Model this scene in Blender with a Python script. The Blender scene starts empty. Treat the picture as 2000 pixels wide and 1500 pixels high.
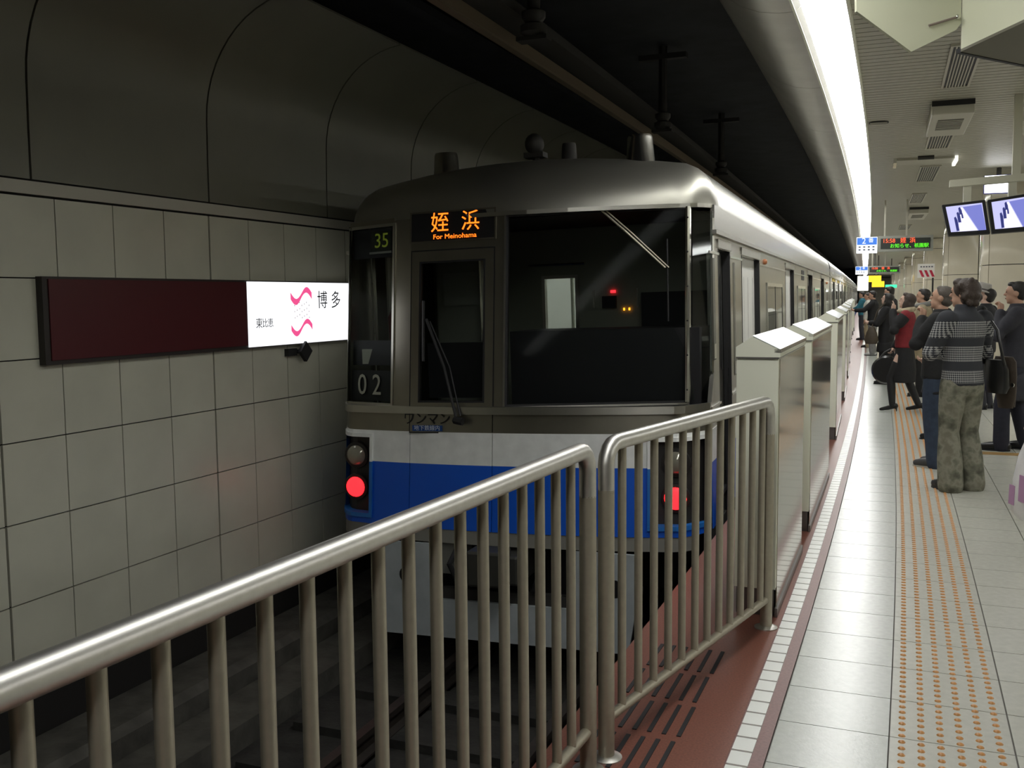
import bpy, bmesh, math, random
from math import sin, cos, tan, radians, pi, exp, sqrt
from mathutils import Vector, Matrix
random.seed(7)
sc = bpy.context.scene
col = sc.collection

# ------------------------------------------------------------------ camera, world, exposure
H = 1.6
YAW, PIT, ROLL = radians(22.45), math.atan(170 / 1905.), .0092
fw = Vector((-sin(YAW) * cos(PIT), cos(YAW) * cos(PIT), -sin(PIT)))
r0 = Vector((cos(YAW), sin(YAW), 0)); u0 = r0.cross(fw)
Rv = r0 * cos(ROLL) - u0 * sin(ROLL); Uv = u0 * cos(ROLL) + r0 * sin(ROLL)
cd = bpy.data.cameras.new('camera'); cam = bpy.data.objects.new('camera', cd); col.objects.link(cam)
cd.sensor_width = 36; cd.lens = 1905 / 2000 * 36; cd.clip_start = .02; cd.clip_end = 400
mw = Matrix(((Rv.x, Uv.x, -fw.x, 0), (Rv.y, Uv.y, -fw.y, 0), (Rv.z, Uv.z, -fw.z, H), (0, 0, 0, 1)))
cam.matrix_world = mw
sc.camera = cam
w = bpy.data.worlds.new('world'); sc.world = w; w.use_nodes = True
w.node_tree.nodes['Background'].inputs[0].default_value = (.5, .55, .5, 1)
w.node_tree.nodes['Background'].inputs[1].default_value = .004
sc.view_settings.view_transform = 'Standard'; sc.view_settings.look = 'None'
sc.view_settings.exposure = 0.0; sc.view_settings.gamma = 1; sc.view_settings.use_curve_mapping = False
STRIP = 14.5      # radiance of the platform light strips

# ------------------------------------------------------------------ the station's gently curving axis
HM, TAU = .0454, 9.
def off(s):
    t = max(0, s - 3); return HM * (t - TAU * (1 - exp(-t / TAU)))
def hd(s):
    t = max(0, s - 3); return HM * (1 - exp(-t / TAU))
def P(X, s, z=0.):
    h = hd(s); return Vector((-off(s) + X * cos(h), s + X * sin(h), z))
def PW(X, s, z=0.):                       # the track wall bends later than the platform edge
    t = max(0, s - 8); o = HM * (t - TAU * (1 - exp(-t / TAU)))
    return Vector((X - o, s, z))

# ------------------------------------------------------------------ materials
MATS = {}
def mat(name, c, rough=.5, metal=0., noise=0., nscale=8., bump=0., bscale=60., spec=.5, emit=None, estr=0., coat=0., ior=1.45):
    if name in MATS: return MATS[name]
    m = bpy.data.materials.new(name); m.use_nodes = True
    nt = m.node_tree; b = nt.nodes['Principled BSDF']
    b.inputs['Base Color'].default_value = (*c, 1); b.inputs['Roughness'].default_value = rough
    b.inputs['Metallic'].default_value = metal; b.inputs['Specular IOR Level'].default_value = spec
    b.inputs['Coat Weight'].default_value = coat; b.inputs['IOR'].default_value = ior
    if coat: b.inputs['Coat Roughness'].default_value = .06
    if emit:
        b.inputs['Emission Color'].default_value = (*emit, 1); b.inputs['Emission Strength'].default_value = estr
    if noise or bump:
        tc = nt.nodes.new('ShaderNodeTexCoord')
        if noise:
            n = nt.nodes.new('ShaderNodeTexNoise'); n.inputs['Scale'].default_value = nscale; n.inputs['Detail'].default_value = 6
            nt.links.new(tc.outputs['Object'], n.inputs['Vector'])
            r = nt.nodes.new('ShaderNodeMapRange'); r.inputs['From Min'].default_value = .3; r.inputs['From Max'].default_value = .7
            r.inputs['To Min'].default_value = 1 - noise; r.inputs['To Max'].default_value = 1 + noise
            nt.links.new(n.outputs['Fac'], r.inputs['Value'])
            mx = nt.nodes.new('ShaderNodeVectorMath'); mx.operation = 'SCALE'; mx.inputs[0].default_value = c
            nt.links.new(r.outputs[0], mx.inputs['Scale']); nt.links.new(mx.outputs[0], b.inputs['Base Color'])
        if bump:
            n2 = nt.nodes.new('ShaderNodeTexNoise'); n2.inputs['Scale'].default_value = bscale; n2.inputs['Detail'].default_value = 4
            nt.links.new(tc.outputs['Object'], n2.inputs['Vector'])
            bp = nt.nodes.new('ShaderNodeBump'); bp.inputs['Strength'].default_value = bump; bp.inputs['Distance'].default_value = .01
            nt.links.new(n2.outputs['Fac'], bp.inputs['Height']); nt.links.new(bp.outputs[0], b.inputs['Normal'])
    MATS[name] = m; return m
def emis(name, c, s): return mat(name, (.02, .02, .02), .5, emit=c, estr=s)

WALLT = mat('cream_wall_tile', (.60, .60, .495), .33, noise=.05, nscale=3, spec=.4)
JOINT = mat('dark_joint', (.014, .013, .012), .8)
TRIM = mat('wall_trim', (.50, .49, .42), .45)
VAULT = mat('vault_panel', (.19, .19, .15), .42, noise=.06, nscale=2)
DARK = mat('dark_shell', (.025, .027, .03), .8, noise=.3, nscale=3)  # near-black, mottled, for track ceiling, upper wall and far end
BLACK = mat('black', (.012, .012, .013), .5)
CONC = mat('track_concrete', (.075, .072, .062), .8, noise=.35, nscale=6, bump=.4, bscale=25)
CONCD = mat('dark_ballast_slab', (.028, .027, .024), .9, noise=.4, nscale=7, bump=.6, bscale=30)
RAIL = mat('rail_steel', (.07, .06, .052), .5, .7, noise=.2)
FGREY = mat('platform_grey_tile', (.46, .48, .44), .24, noise=.06, nscale=30, bump=.05, bscale=90, spec=.6)
FGREY2 = mat('platform_light_tile', (.50, .50, .44), .27, noise=.06, nscale=25, bump=.04, bscale=80, spec=.55)
FBED = mat('tile_bed', (.12, .11, .10), .8)
FRED = mat('red_terrazzo', (.20, .075, .052), .38, noise=.22, nscale=120)
FBRN = mat('brown_border', (.21, .11, .10), .4, noise=.15, nscale=90)
FWHT = mat('white_edge_tile', (.80, .82, .78), .3)
DOME = mat('orange_dome', (.50, .24, .075), .32)
STRIPB = mat('black_grip_strip', (.02, .02, .022), .7)
STEEL = mat('brushed_handrail', (.60, .59, .55), .40, 1.0, noise=.05, nscale=40)
STEELB = mat('brushed_bar', (.40, .37, .29), .45, .65, noise=.05, nscale=40)
CREAM = mat('cream_paint', (.90, .91, .76), .35)
CREAMT = mat('cream_cap', (.66, .68, .64), .3)
MIRROR = mat('polished_door_panel', (.58, .54, .48), .10, 1.0, noise=.05, nscale=3)
KICK = mat('kick_plate', (.22, .21, .20), .35, .6)
STAIN = mat('stainless_body', (.46, .45, .40), .30, 1.0, noise=.07, nscale=3)
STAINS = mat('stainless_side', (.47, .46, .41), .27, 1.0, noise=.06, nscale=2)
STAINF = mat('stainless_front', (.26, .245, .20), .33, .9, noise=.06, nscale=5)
SHINY = mat('bright_trim', (.72, .72, .68), .2, 1.0)
WHITEP = mat('white_band', (.90, .92, .90), .35, noise=.07, nscale=9)
BLUEP = mat('blue_band', (.006, .11, .68), .35)
BLUEL = mat('blue_rim', (.02, .17, .55), .35)
SKIRT = mat('grey_skirt', (.42, .46, .48), .5, noise=.1, nscale=6)
GRIL = mat('lamp_recess', (.022, .02, .018), .5)
UNDER = mat('under_equipment', (.05, .048, .045), .6, .3)
RUB = mat('rubber', (.015, .015, .016), .55)
CABW = mat('cab_wall', (.26, .27, .22), .6)
CABD = mat('cab_dark', (.012, .012, .014), .6)
LENS = mat('lamp_lens', (.35, .34, .27), .12, .3, coat=.5)
SLAT = mat('ceiling_slat', (.40, .385, .31), .42, noise=.03, nscale=2)
SOFF = mat('soffit_metal', (.55, .54, .49), .36, .8, noise=.08, nscale=3)
VENTM = mat('vent_frame', (.50, .48, .40), .4)
BOXC = mat('cream_cabinet', (.66, .67, .50), .4)
PILL = mat('glazed_pillar', (.66, .61, .48), .13, noise=.04, nscale=3, coat=.4)
LIGHT = emis('strip_light', (1.0, 1.0, .98), STRIP)
def glass_mat(name, tint, gloss=.04, ior=1.4):
    m = bpy.data.materials.new(name); m.use_nodes = True; nt = m.node_tree
    for n in list(nt.nodes): nt.nodes.remove(n)
    o = nt.nodes.new('ShaderNodeOutputMaterial'); t = nt.nodes.new('ShaderNodeBsdfTransparent'); t.inputs[0].default_value = (*tint, 1)
    g = nt.nodes.new('ShaderNodeBsdfGlossy'); g.inputs['Roughness'].default_value = gloss; g.inputs[0].default_value = (.9, .9, .9, 1)
    f = nt.nodes.new('ShaderNodeFresnel'); f.inputs[0].default_value = ior
    mx = nt.nodes.new('ShaderNodeMixShader'); nt.links.new(f.outputs[0], mx.inputs[0]); nt.links.new(t.outputs[0], mx.inputs[1]); nt.links.new(g.outputs[0], mx.inputs[2])
    nt.links.new(mx.outputs[0], o.inputs[0]); MATS[name] = m; return m
GLASS = glass_mat('window_glass', (.85, .88, .87))
LOWREFG = glass_mat('low_reflection_glass', (.88, .90, .89), .05, 1.045)  # reflectivity cut so the light strip leaves no streak on the glass
SIDEG = mat('side_window_glass', (.035, .038, .035), .04, spec=1.0, ior=1.8)

# ------------------------------------------------------------------ mesh building
class MB:
    def __init__(s): s.v = []; s.f = []
    def add(s, vs, fs):
        n = len(s.v); s.v += [tuple(v) for v in vs]; s.f += [tuple(n + i for i in f) for f in fs]; return s
    def hexa(s, p):      # 8 corners: bottom ring 0-3, top ring 4-7
        return s.add(p, [(0, 3, 2, 1), (4, 5, 6, 7), (0, 1, 5, 4), (1, 2, 6, 5), (2, 3, 7, 6), (3, 0, 4, 7)])
    def box(s, x0, x1, y0, y1, z0, z1):
        return s.hexa([(x0, y0, z0), (x1, y0, z0), (x1, y1, z0), (x0, y1, z0), (x0, y0, z1), (x1, y0, z1), (x1, y1, z1), (x0, y1, z1)])
    def pbox(s, X0, X1, s0, s1, z0, z1, step=2., f=None):     # box that follows the station axis
        f = f or P; n = max(1, int((s1 - s0) / step)); ss = [s0 + (s1 - s0) * i / n for i in range(n + 1)]
        return s.sweep([(X0, z0), (X1, z0), (X1, z1), (X0, z1)], ss, f, True)
    def sweep(s, prof, ss, f=None, closed=False):
        f = f or P; k = len(prof); vs = [f(X, a, z) for a in ss for X, z in prof]; fs = []
        for i in range(len(ss) - 1):
            for j in range(k if closed else k - 1):
                a, b = i * k + j, i * k + (j + 1) % k; fs.append((a, b, b + k, a + k))
        if closed:
            fs.append(tuple(range(k - 1, -1, -1))); fs.append(tuple((len(ss) - 1) * k + j for j in range(k)))
        return s.add(vs, fs)
    def prism(s, poly, d):     # polygon of 3D points extruded by d
        k = len(poly); d = Vector(d); vs = [Vector(p) for p in poly] + [Vector(p) + d for p in poly]
        return s.add(vs, [tuple(range(k - 1, -1, -1)), tuple(range(k, 2 * k))] + [(i, (i + 1) % k, (i + 1) % k + k, i + k) for i in range(k)])
    def tube(s, pts, rad, n=10, caps=True):
        pts = [Vector(p) for p in pts]; rad = rad if isinstance(rad, (list, tuple)) else [rad] * len(pts)
        vs = []; fs = []; prev = None
        for i, p in enumerate(pts):
            d = (pts[min(i + 1, len(pts) - 1)] - pts[max(i - 1, 0)]).normalized()
            if prev is None:
                a = Vector((0, 0, 1)) if abs(d.z) < .9 else Vector((1, 0, 0)); x = d.cross(a).normalized()
            else: x = (prev - d * prev.dot(d)).normalized()
            prev = x; y = d.cross(x)
            for j in range(n):
                t = 2 * pi * j / n; vs.append(p + (x * cos(t) + y * sin(t)) * rad[i])
        for i in range(len(pts) - 1):
            for j in range(n):
                a, b = i * n + j, i * n + (j + 1) % n; fs.append((a, b, b + n, a + n))
        if caps: fs.append(tuple(range(n - 1, -1, -1))); fs.append(tuple((len(pts) - 1) * n + j for j in range(n)))
        return s.add(vs, fs)
    def lathe(s, c, prof, axis=(0, 0, 1), n=20):     # prof: (r, h)
        return s.tube_l(c, prof, axis, n)
    def tube_l(s, c, prof, axis, n):
        c = Vector(c); d = Vector(axis).normalized(); a = Vector((0, 0, 1)) if abs(d.z) < .9 else Vector((1, 0, 0))
        x = d.cross(a).normalized(); y = d.cross(x); vs = []; fs = []
        for r, h in prof:
            for j in range(n):
                t = 2 * pi * j / n; vs.append(c + d * h + (x * cos(t) + y * sin(t)) * r)
        for i in range(len(prof) - 1):
            for j in range(n):
                p, q = i * n + j, i * n + (j + 1) % n; fs.append((p, q, q + n, p + n))
        fs.append(tuple(range(n - 1, -1, -1))); fs.append(tuple((len(prof) - 1) * n + j for j in range(n)))
        return s.add(vs, fs)
    def ell(s, c, r, n=14, m=9, rot=None):
        c = Vector(c); vs = []; fs = []
        rings = []
        for i in range(1, m):
            th = pi * i / m
            rings.append([(sin(th) * cos(2 * pi * j / n) * r[0], sin(th) * sin(2 * pi * j / n) * r[1], cos(th) * r[2]) for j in range(n)])
        pts = [(0, 0, r[2])] + [p for ring in rings for p in ring] + [(0, 0, -r[2])]
        for p in pts:
            p = Vector(p); p = rot @ p if rot else p; vs.append(c + p)
        for j in range(n): fs.append((0, 1 + j, 1 + (j + 1) % n))
        for i in range(m - 2):
            for j in range(n):
                a, b = 1 + i * n + j, 1 + i * n + (j + 1) % n; fs.append((a, a + n, b + n, b))
        L = len(pts) - 1; b0 = 1 + (m - 2) * n
        for j in range(n): fs.append((b0 + j, L, b0 + (j + 1) % n))
        return s.add(vs, fs)
    def stack(s, rings, n=18):     # closed stack of ellipses: (x, y, z, rx, ry)
        vs = []; fs = []
        for x, y, z, a, b in rings:
            for j in range(n):
                t = 2 * pi * j / n; vs.append((x + a * cos(t), y + b * sin(t), z))
        for i in range(len(rings) - 1):
            for j in range(n):
                p, q = i * n + j, i * n + (j + 1) % n; fs.append((p, q, q + n, p + n))
        fs.append(tuple(range(n - 1, -1, -1))); fs.append(tuple((len(rings) - 1) * n + j for j in range(n)))
        return s.add(vs, fs)
    def mesh(s, name, m):
        me = bpy.data.meshes.new(name); me.from_pydata(s.v, [], s.f); me.update()
        bm = bmesh.new(); bm.from_mesh(me); bmesh.ops.recalc_face_normals(bm, faces=bm.faces); bm.to_mesh(me); bm.free()
        if m: me.materials.append(m)
        return me
    def build(s, name, m, parent=None, smooth=False, bevel=0., raw=False):
        me = s.mesh(name, m) if not raw else None
        if raw:
            me = bpy.data.meshes.new(name); me.from_pydata(s.v, [], s.f); me.update(); me.materials.append(m)
        return link(name, me, parent, smooth, bevel)
def link(name, me, parent=None, smooth=False, bevel=0.):
    o = bpy.data.objects.new(name, me); col.objects.link(o)
    if parent: o.parent = parent
    if smooth:
        me.polygons.foreach_set('use_smooth', [True] * len(me.polygons))
        try: me.set_sharp_from_angle(angle=radians(42))
        except Exception: pass
    if bevel:
        b = o.modifiers.new('bevel', 'BEVEL'); b.width = bevel; b.segments = 2; b.limit_method = 'ANGLE'
    return o
def empty(name, loc=(0, 0, 0), rz=0.):
    o = bpy.data.objects.new(name, None); col.objects.link(o); o.location = loc; o.rotation_euler = (0, 0, rz); o.empty_display_size = .1; return o
def tag(o, label, cat, group=None):
    o['label'] = label; o['category'] = cat
    if group: o['group'] = group
    return o
def struct(o): o['kind'] = 'structure'; return o
def stuff(o): o['kind'] = 'stuff'; return o
def place(name, me, parent, loc, rz=0., smooth=False):
    o = bpy.data.objects.new(name, me); col.objects.link(o); o.parent = parent; o.location = loc; o.rotation_euler = (0, 0, rz); return o
def text(body, size, m, parent, origin, ex, ey, name='lettering', depth=.002, align='CENTER', sx=1.):
    c = bpy.data.curves.new('t', 'FONT'); c.body = body; c.size = size; c.align_x = align; c.align_y = 'CENTER'; c.extrude = depth / 2; c.resolution_u = 3
    o = bpy.data.objects.new('t', c); col.objects.link(o)
    dg = bpy.context.evaluated_depsgraph_get(); me = bpy.data.meshes.new_from_object(o.evaluated_get(dg)); bpy.data.objects.remove(o); bpy.data.curves.remove(c)
    ex = Vector(ex).normalized(); ey = Vector(ey).normalized(); ez = ex.cross(ey)
    M = Matrix(((ex.x * sx, ey.x, ez.x, origin[0]), (ex.y * sx, ey.y, ez.y, origin[1]), (ex.z * sx, ey.z, ez.z, origin[2]), (0, 0, 0, 1)))
    me.transform(M); me.materials.clear(); me.materials.append(m); me.name = name
    return link(name, me, parent)
def frange(a, b, d):
    out = []
    while a < b - 1e-6: out.append(a); a += d
    return out

# ================================================================== SETTING
SS = [-6, 0, 3, 5, 7, 9, 11, 13, 15, 18, 21, 25, 30, 36, 45, 60, 80, 100, 125]
EDGE = -1.15
# ---- platform slab
floor = struct(MB().sweep([(EDGE, -1.5), (7.5, -1.5), (7.5, -.012), (EDGE, -.012)], SS, None, True).build('floor', FBED))
MB().sweep([(EDGE - .02, -.10), (-.565, -.10), (-.565, 0), (EDGE - .02, 0)], SS, None, True).build('edge_band', FRED, floor)
MB().sweep([(-.565, -.02), (-.44, -.02), (-.44, -.002), (-.565, -.002)], SS, None, True).build('border_band', FBRN, floor)
me = MB().box(-.036, .036, -.05, .05, -.012, .0035).mesh('white_tile', FWHT)
WP = .113; rest = MB()
for i in range(760):
    s = 2.62 + i * WP
    if i < 250: place('white_tile', me, floor, P(-.524, s), hd(s))
    else: rest.pbox(-.56, -.488, s - .05, s + .05, -.012, .0035)
stuff(rest.build('far_white_tiles', FWHT, floor))
TP = .356
cols = [(-.435, -.05, FGREY), (-.045, .36, FGREY2)] + [(.366 + .36 * k, .366 + .36 * k + .354, FGREY2) for k in range(7)]
far = [MB(), MB()]; cnt = 0
for ci, (a, b, m) in enumerate(cols):
    w_ = b - a
    me = MB().box(-w_ / 2, w_ / 2, -TP / 2 + .0025, TP / 2 - .0025, -.012, 0).mesh('floor_tile', m)
    for i in range(-4, 200):
        s = 3.134 + i * TP + (.0 if ci < 2 else .12 * 0)
        if s < 2.2 and ci > 1: continue
        if s < 2.2 + 33 * TP: place('floor_tile', me, floor, P((a + b) / 2, s), hd(s))
        else: far[0 if ci == 0 else 1].pbox(a, b, s - TP / 2 + .003, s + TP / 2 - .003, -.012, 0)
stuff(far[0].build('far_floor_tiles', FGREY, floor)); stuff(far[1].build('far_floor_tiles', FGREY2, floor))
MB().sweep([(cols[-1][1] + .006, -.012), (7.5, -.012), (7.5, 0), (cols[-1][1] + .006, 0)], SS, None, True).build('plain_floor', FGREY2, floor)
# tactile domes
def dome(mb, c, r=.0135, h=.006):
    vs = []; fs = []; n = 8
    for rr, hh in ((1, 0), (.8, .65), (.42, .95)):
        for j in range(n): vs.append((c[0] + r * rr * cos(2 * pi * j / n), c[1] + r * rr * 1.0 * sin(2 * pi * j / n), c[2] + h * hh))
    vs.append((c[0], c[1], c[2] + h))
    for i in range(2):
        for j in range(n): fs.append((i * n + j, i * n + (j + 1) % n, (i + 1) * n + (j + 1) % n, (i + 1) * n + j))
    for j in range(n): fs.append((2 * n + j, 2 * n + (j + 1) % n, 3 * n))
    mb.add(vs, fs)
dm = MB(); dome(dm, (0, 0, 0)); dme = dm.mesh('tactile_dome', DOME); dme.polygons.foreach_set('use_smooth', [True] * len(dme.polygons))
rest = MB()
for i in range(700):
    s = 2.78 + i * .0535
    for k in range(6):
        X = -.005 + k * .0645
        if i < 50: place('tactile_dome', dme, floor, P(X, s), hd(s))
        else: dome(rest, P(X, s))
stuff(rest.build('far_tactile_domes', DOME, floor, smooth=True))
# grip strips on the red band
for i, s in enumerate((2.75, 3.07, 3.39, 3.71, 4.03)):
    for k in range(6):
        X = -.765 - k * .055 - (.0 if i % 2 == 0 else .008)
        MB().pbox(X, X + .016, s, s + .27, -.002, .004).build('grip_strip', STRIPB, floor)
MB().pbox(.42, 1.9, 10.62, 10.80, -.003, .002).build('brown_line', mat('brown_line', (.33, .2, .07), .4), floor)

# ---- track bed
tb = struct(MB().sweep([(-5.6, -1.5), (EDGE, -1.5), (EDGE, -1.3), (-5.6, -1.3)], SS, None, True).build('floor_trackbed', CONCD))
MB().sweep([(-4.75, -1.31), (-4.35, -1.31), (-4.35, -1.02), (-4.4, -.97), (-4.75, -.97)], SS, PW, True).build('ledge', CONC, tb)
MB().sweep([(-4.32, -1.31), (-3.95, -1.31), (-3.95, -1.13), (-4.32, -1.13)], SS, PW, True).build('cable_trough', CONC, tb)
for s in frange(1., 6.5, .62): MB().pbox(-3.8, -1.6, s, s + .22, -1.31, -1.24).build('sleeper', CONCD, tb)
for x in (-3.12, -2.05):
    MB().sweep([(x - .06, -1.25), (x + .06, -1.25), (x + .06, -1.235), (x + .012, -1.22), (x + .012, -1.15), (x + .034, -1.14), (x + .034, -1.10), (x - .034, -1.10), (x - .034, -1.14), (x - .012, -1.15), (x - .012, -1.22), (x - .06, -1.235)], SS[:12], None, True).build('rail', RAIL, tb)
struct(MB().sweep([(EDGE - .03, -1.3), (EDGE + .02, -1.3), (EDGE + .02, -.1), (EDGE - .03, -.1)], SS, None, True).build('wall_platform_side', mat('platform_side', (.30, .27, .25), .35, noise=.2, nscale=5)))

# ---- track wall on the left: square tiles, trim, vaulted panels
WX = -4.75
wall = struct(MB().sweep([(WX - .3, -1.5), (WX - .018, -1.5), (WX - .018, 4.2), (WX - .3, 4.2)], SS, PW, True).build('wall_left', JOINT))
CP, RP, ZT = .457, .4715, 2.207
for i in range(-6, 20):
    s0 = 4.394 + i * CP
    g = .012 if (i - 3) % 4 == 0 else .004
    for j in range(6):
        z1 = ZT - j * RP - .004; z0 = ZT - (j + 1) * RP + .004
        MB().pbox(WX - .02, WX, s0 + g, s0 + CP - .004, z0, z1, 1., PW).build('wall_tile', WALLT, wall)
stuff(MB().sweep([(WX - .02, ZT - 6 * RP), (WX, ZT - 6 * RP), (WX, ZT), (WX - .02, ZT)], [13.6, 20, 30, 45, 60, 90, 120], PW, True).build('far_wall_tiles', WALLT, wall))
struct(MB().sweep([(WX - .02, ZT + .010), (WX + .012, ZT + .010), (WX + .012, ZT + .085), (WX - .02, ZT + .085)], SS, PW, True).build('trim_1', TRIM))
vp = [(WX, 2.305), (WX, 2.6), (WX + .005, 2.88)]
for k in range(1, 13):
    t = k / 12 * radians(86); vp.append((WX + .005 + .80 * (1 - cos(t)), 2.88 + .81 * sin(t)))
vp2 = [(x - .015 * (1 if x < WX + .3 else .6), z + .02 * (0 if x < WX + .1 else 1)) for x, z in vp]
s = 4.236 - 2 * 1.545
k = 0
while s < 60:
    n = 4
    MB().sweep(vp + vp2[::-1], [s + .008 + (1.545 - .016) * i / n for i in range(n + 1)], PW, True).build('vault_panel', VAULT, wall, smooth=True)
    s += 1.545
struct(MB().sweep([(WX - .3, 3.95), (WX + .95, 3.95), (WX + .95, 4.02), (WX - .3, 4.02)], SS, PW, True).build('ceiling_vault_back', DARK))
struct(MB().sweep([(-5.3, 4.5), (-.3, 4.5), (-.3, 4.6), (-5.3, 4.6)], SS, None, True).build('ceiling_track', DARK))
struct(MB().sweep([(-5.4, 3.7), (-5.1, 3.7), (-5.1, 4.6), (-5.4, 4.6)], SS, PW, True).build('wall_upper', DARK))

# overhead conductor beam and hangers
bm_ = empty('conductor_beam', P(-2.9, 4, 3.5))
def rel(o, root):          # keep world placed geometry under a moved root
    o.parent = root; o.matrix_parent_inverse = root.matrix_world.inverted(); return o
bpy.context.view_layer.update()
BR = mat('beam_metal', (.30, .24, .17), .4, .7)
bm_.location = (0, 0, 0)
MB().sweep([(-2.93, 3.50), (-2.87, 3.50), (-2.87, 3.515), (-2.89, 3.53), (-2.89, 3.62), (-2.91, 3.62), (-2.91, 3.53), (-2.93, 3.515)], SS[1:], None, True).build('beam', BR, bm_)
MB().sweep([(-3.06, 3.72), (-2.78, 3.72), (-2.78, 3.8), (-3.06, 3.8)], SS[1:], None, True).build('top_plate', UNDER, bm_)
tag(bm_, 'thin brownish overhead conductor beam running above the train roof', 'beam')
for i, s in enumerate((7.03, 11.5, 16.)):
    h = empty('ceiling_hanger', P(-2.65, s, 3.53)); tag(h, ('black insulator hanger under the dark ceiling, in front of the train roof', 'black insulator hanger under the dark ceiling, above the roof ventilators', 'black insulator hanger under the dark ceiling, farthest along the train roof')[i], 'hanger', 'hangers under the track ceiling')
    MB().tube([(0, 0, .28), (0, 0, .95)], .05, 8).build('rod', UNDER, h)
    MB().box(-.28, .28, -.05, .05, .80, .86).build('cross_arm', UNDER, h)
    MB().lathe((0, 0, .0), [(.06, 0), (.10, .03), (.10, .08), (.06, .1), (.09, .14), (.09, .18), (.05, .2), (.05, .3)]).build('insulator', UNDER, h, True)
    MB().box(-.12, .12, -.06, .06, -.03, 0).build('clamp', UNDER, h)

# ---- platform ceiling: light strip, curved soffit, slats
ceil = struct(MB().sweep([(-.42, 3.47), (7.5, 3.47), (7.5, 4.6), (-.42, 4.6)], SS, None, True).build('ceiling', mat('ceiling_void', (.10, .095, .08), .8)))
sm = MB().box(-.40, 4.5, -.053, .053, -.012, .006).mesh('ceiling_slat', SLAT)
rest = MB()
for i in range(820):
    s = 2.0 + i * .122
    if 20 <= i < 320: place('ceiling_slat', sm, ceil, P(0, s, 3.43), hd(s))
    else: rest.pbox(-.40, 4.5, s - .053, s + .053, 3.418, 3.436)
stuff(rest.build('far_ceiling_slats', SLAT, ceil))
struct(MB().sweep([(4.52, 3.40), (7.5, 3.40), (7.5, 3.47), (4.52, 3.47)], SS, None, True).build('ceiling_side', SLAT))
sp = [(-.70, 3.335), (-.80, 3.335), (-.92, 3.355), (-1.03, 3.40), (-1.13, 3.47), (-1.22, 3.56), (-1.30, 3.68), (-1.36, 3.82), (-1.41, 4.0), (-1.44, 4.2), (-1.45, 4.55)]
so = [(x + .03, z + .03) for x, z in sp]
s = -5.6
while s < 110:
    L = 2.4
    MB().sweep(sp + so[::-1], [s + .004 + (L - .008) * i / 4 for i in range(5)], None, True).build('soffit_panel', SOFF, ceil, smooth=True)
    s += L
stp = empty('light_strip', (0, 0, 0)); tag(stp, 'continuous glowing white light strip along the platform ceiling edge', 'light')
MB().sweep([(-.715, 3.33), (-.70, 3.33), (-.70, 3.46), (-.715, 3.46)], [-5.9] + SS[1:-1] + [123.], None, True).build('housing', CREAM, stp)
MB().sweep([(-.41, 3.365), (-.395, 3.365), (-.395, 3.46), (-.41, 3.46)], [-5.9] + SS[1:-1] + [123.], None, True).build('housing', CREAM, stp)
s = -4.4
while s < 112:
    L = 2.4 if s < 40 else 7.2
    MB().sweep([(-.698, 3.385), (-.412, 3.385), (-.412, 3.40), (-.698, 3.40)], [s + .003 + (L - .006) * i / 3 for i in range(4)], None, True).build('diffuser', LIGHT, stp)
    s += L
st2 = empty('light_strip', (0, 0, 0)); tag(st2, 'far light strip above the opposite side of the island platform', 'light')
s = 1.6
while s < 112:
    L = 4.8
    MB().sweep([(4.75, 3.37), (5.05, 3.37), (5.05, 3.395), (4.75, 3.395)], [s + .003 + (L - .006) * i / 3 for i in range(4)], None, True).build('diffuser', LIGHT, st2)
    s += L
struct(MB().sweep([(7.5, -1.5), (7.7, -1.5), (7.7, 4.6), (7.5, 4.6)], SS, None, True).build('wall_right', mat('far_cream_wall', (.5, .47, .38), .4)))
struct(MB().box(-5.6, 7.8, -6.2, -6.0, -1.5, 4.6).build('wall_near_end', mat('end_wall', (.55, .53, .46), .6)))
e = P(0, 125); struct(MB().box(e.x - 6, e.x - 1.2, e.y, e.y + .2, -1.5, 4.6).build('wall_far_end', DARK))
struct(MB().box(e.x - 1.2, e.x + 9, e.y - .3, e.y + .2, -1.5, 4.6).build('wall_far_end', MATS['far_cream_wall']))

# ================================================================== TRAIN
TY, TT, TC = radians(2.1), radians(1.5), -2.57
def train_matrix(yaw, origin):
    d = Vector((-sin(yaw), cos(yaw), 0)); r = Vector((cos(yaw), sin(yaw), 0)); z = Vector((0, 0, 1))
    rp = r * cos(TT) + z * sin(TT); zp = z * cos(TT) - r * sin(TT)
    return Matrix(((rp.x, d.x, zp.x, origin[0]), (rp.y, d.y, zp.y, origin[1]), (rp.z, d.z, zp.z, origin[2]), (0, 0, 0, 1))), rp, d
M1, rp1, d1 = train_matrix(TY, (0, 0, 0))
org1 = rp1 * TC
HW = 1.5
def zr(u):                 # roof height across the car
    a = abs(u)
    if a < 1.2: return 2.75 - .10 * (a / 1.2) ** 2
    return 2.65 - .36 * (1 - sqrt(max(0, 1 - ((a - 1.2) / .3) ** 2)))
def bow(u, up):
    a = abs(u)
    if up:
        if u >= 0:
            if u <= 1.33: return .33 * max(0, u - .03) / 1.30
            return .33 + .16 * (u - 1.33) / .17
        if u > -.78: return 0.
        if u > -1.42: return .22 * (-u - .78) / .64
        return .22 + .12 * (-u - 1.42) / .08
    if a <= 1.3: return .12 * (a / 1.3) ** 2.2
    return .12 + .25 * ((a - 1.3) / .2) ** 1.6
SILL = .85
def A(u, z, up=None):
    up = z >= SILL if up is None else up
    return 6.7 + (z - .55) * tan(radians(7)) + (bow(u, True) if up else bow(u, False) - .015)
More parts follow.
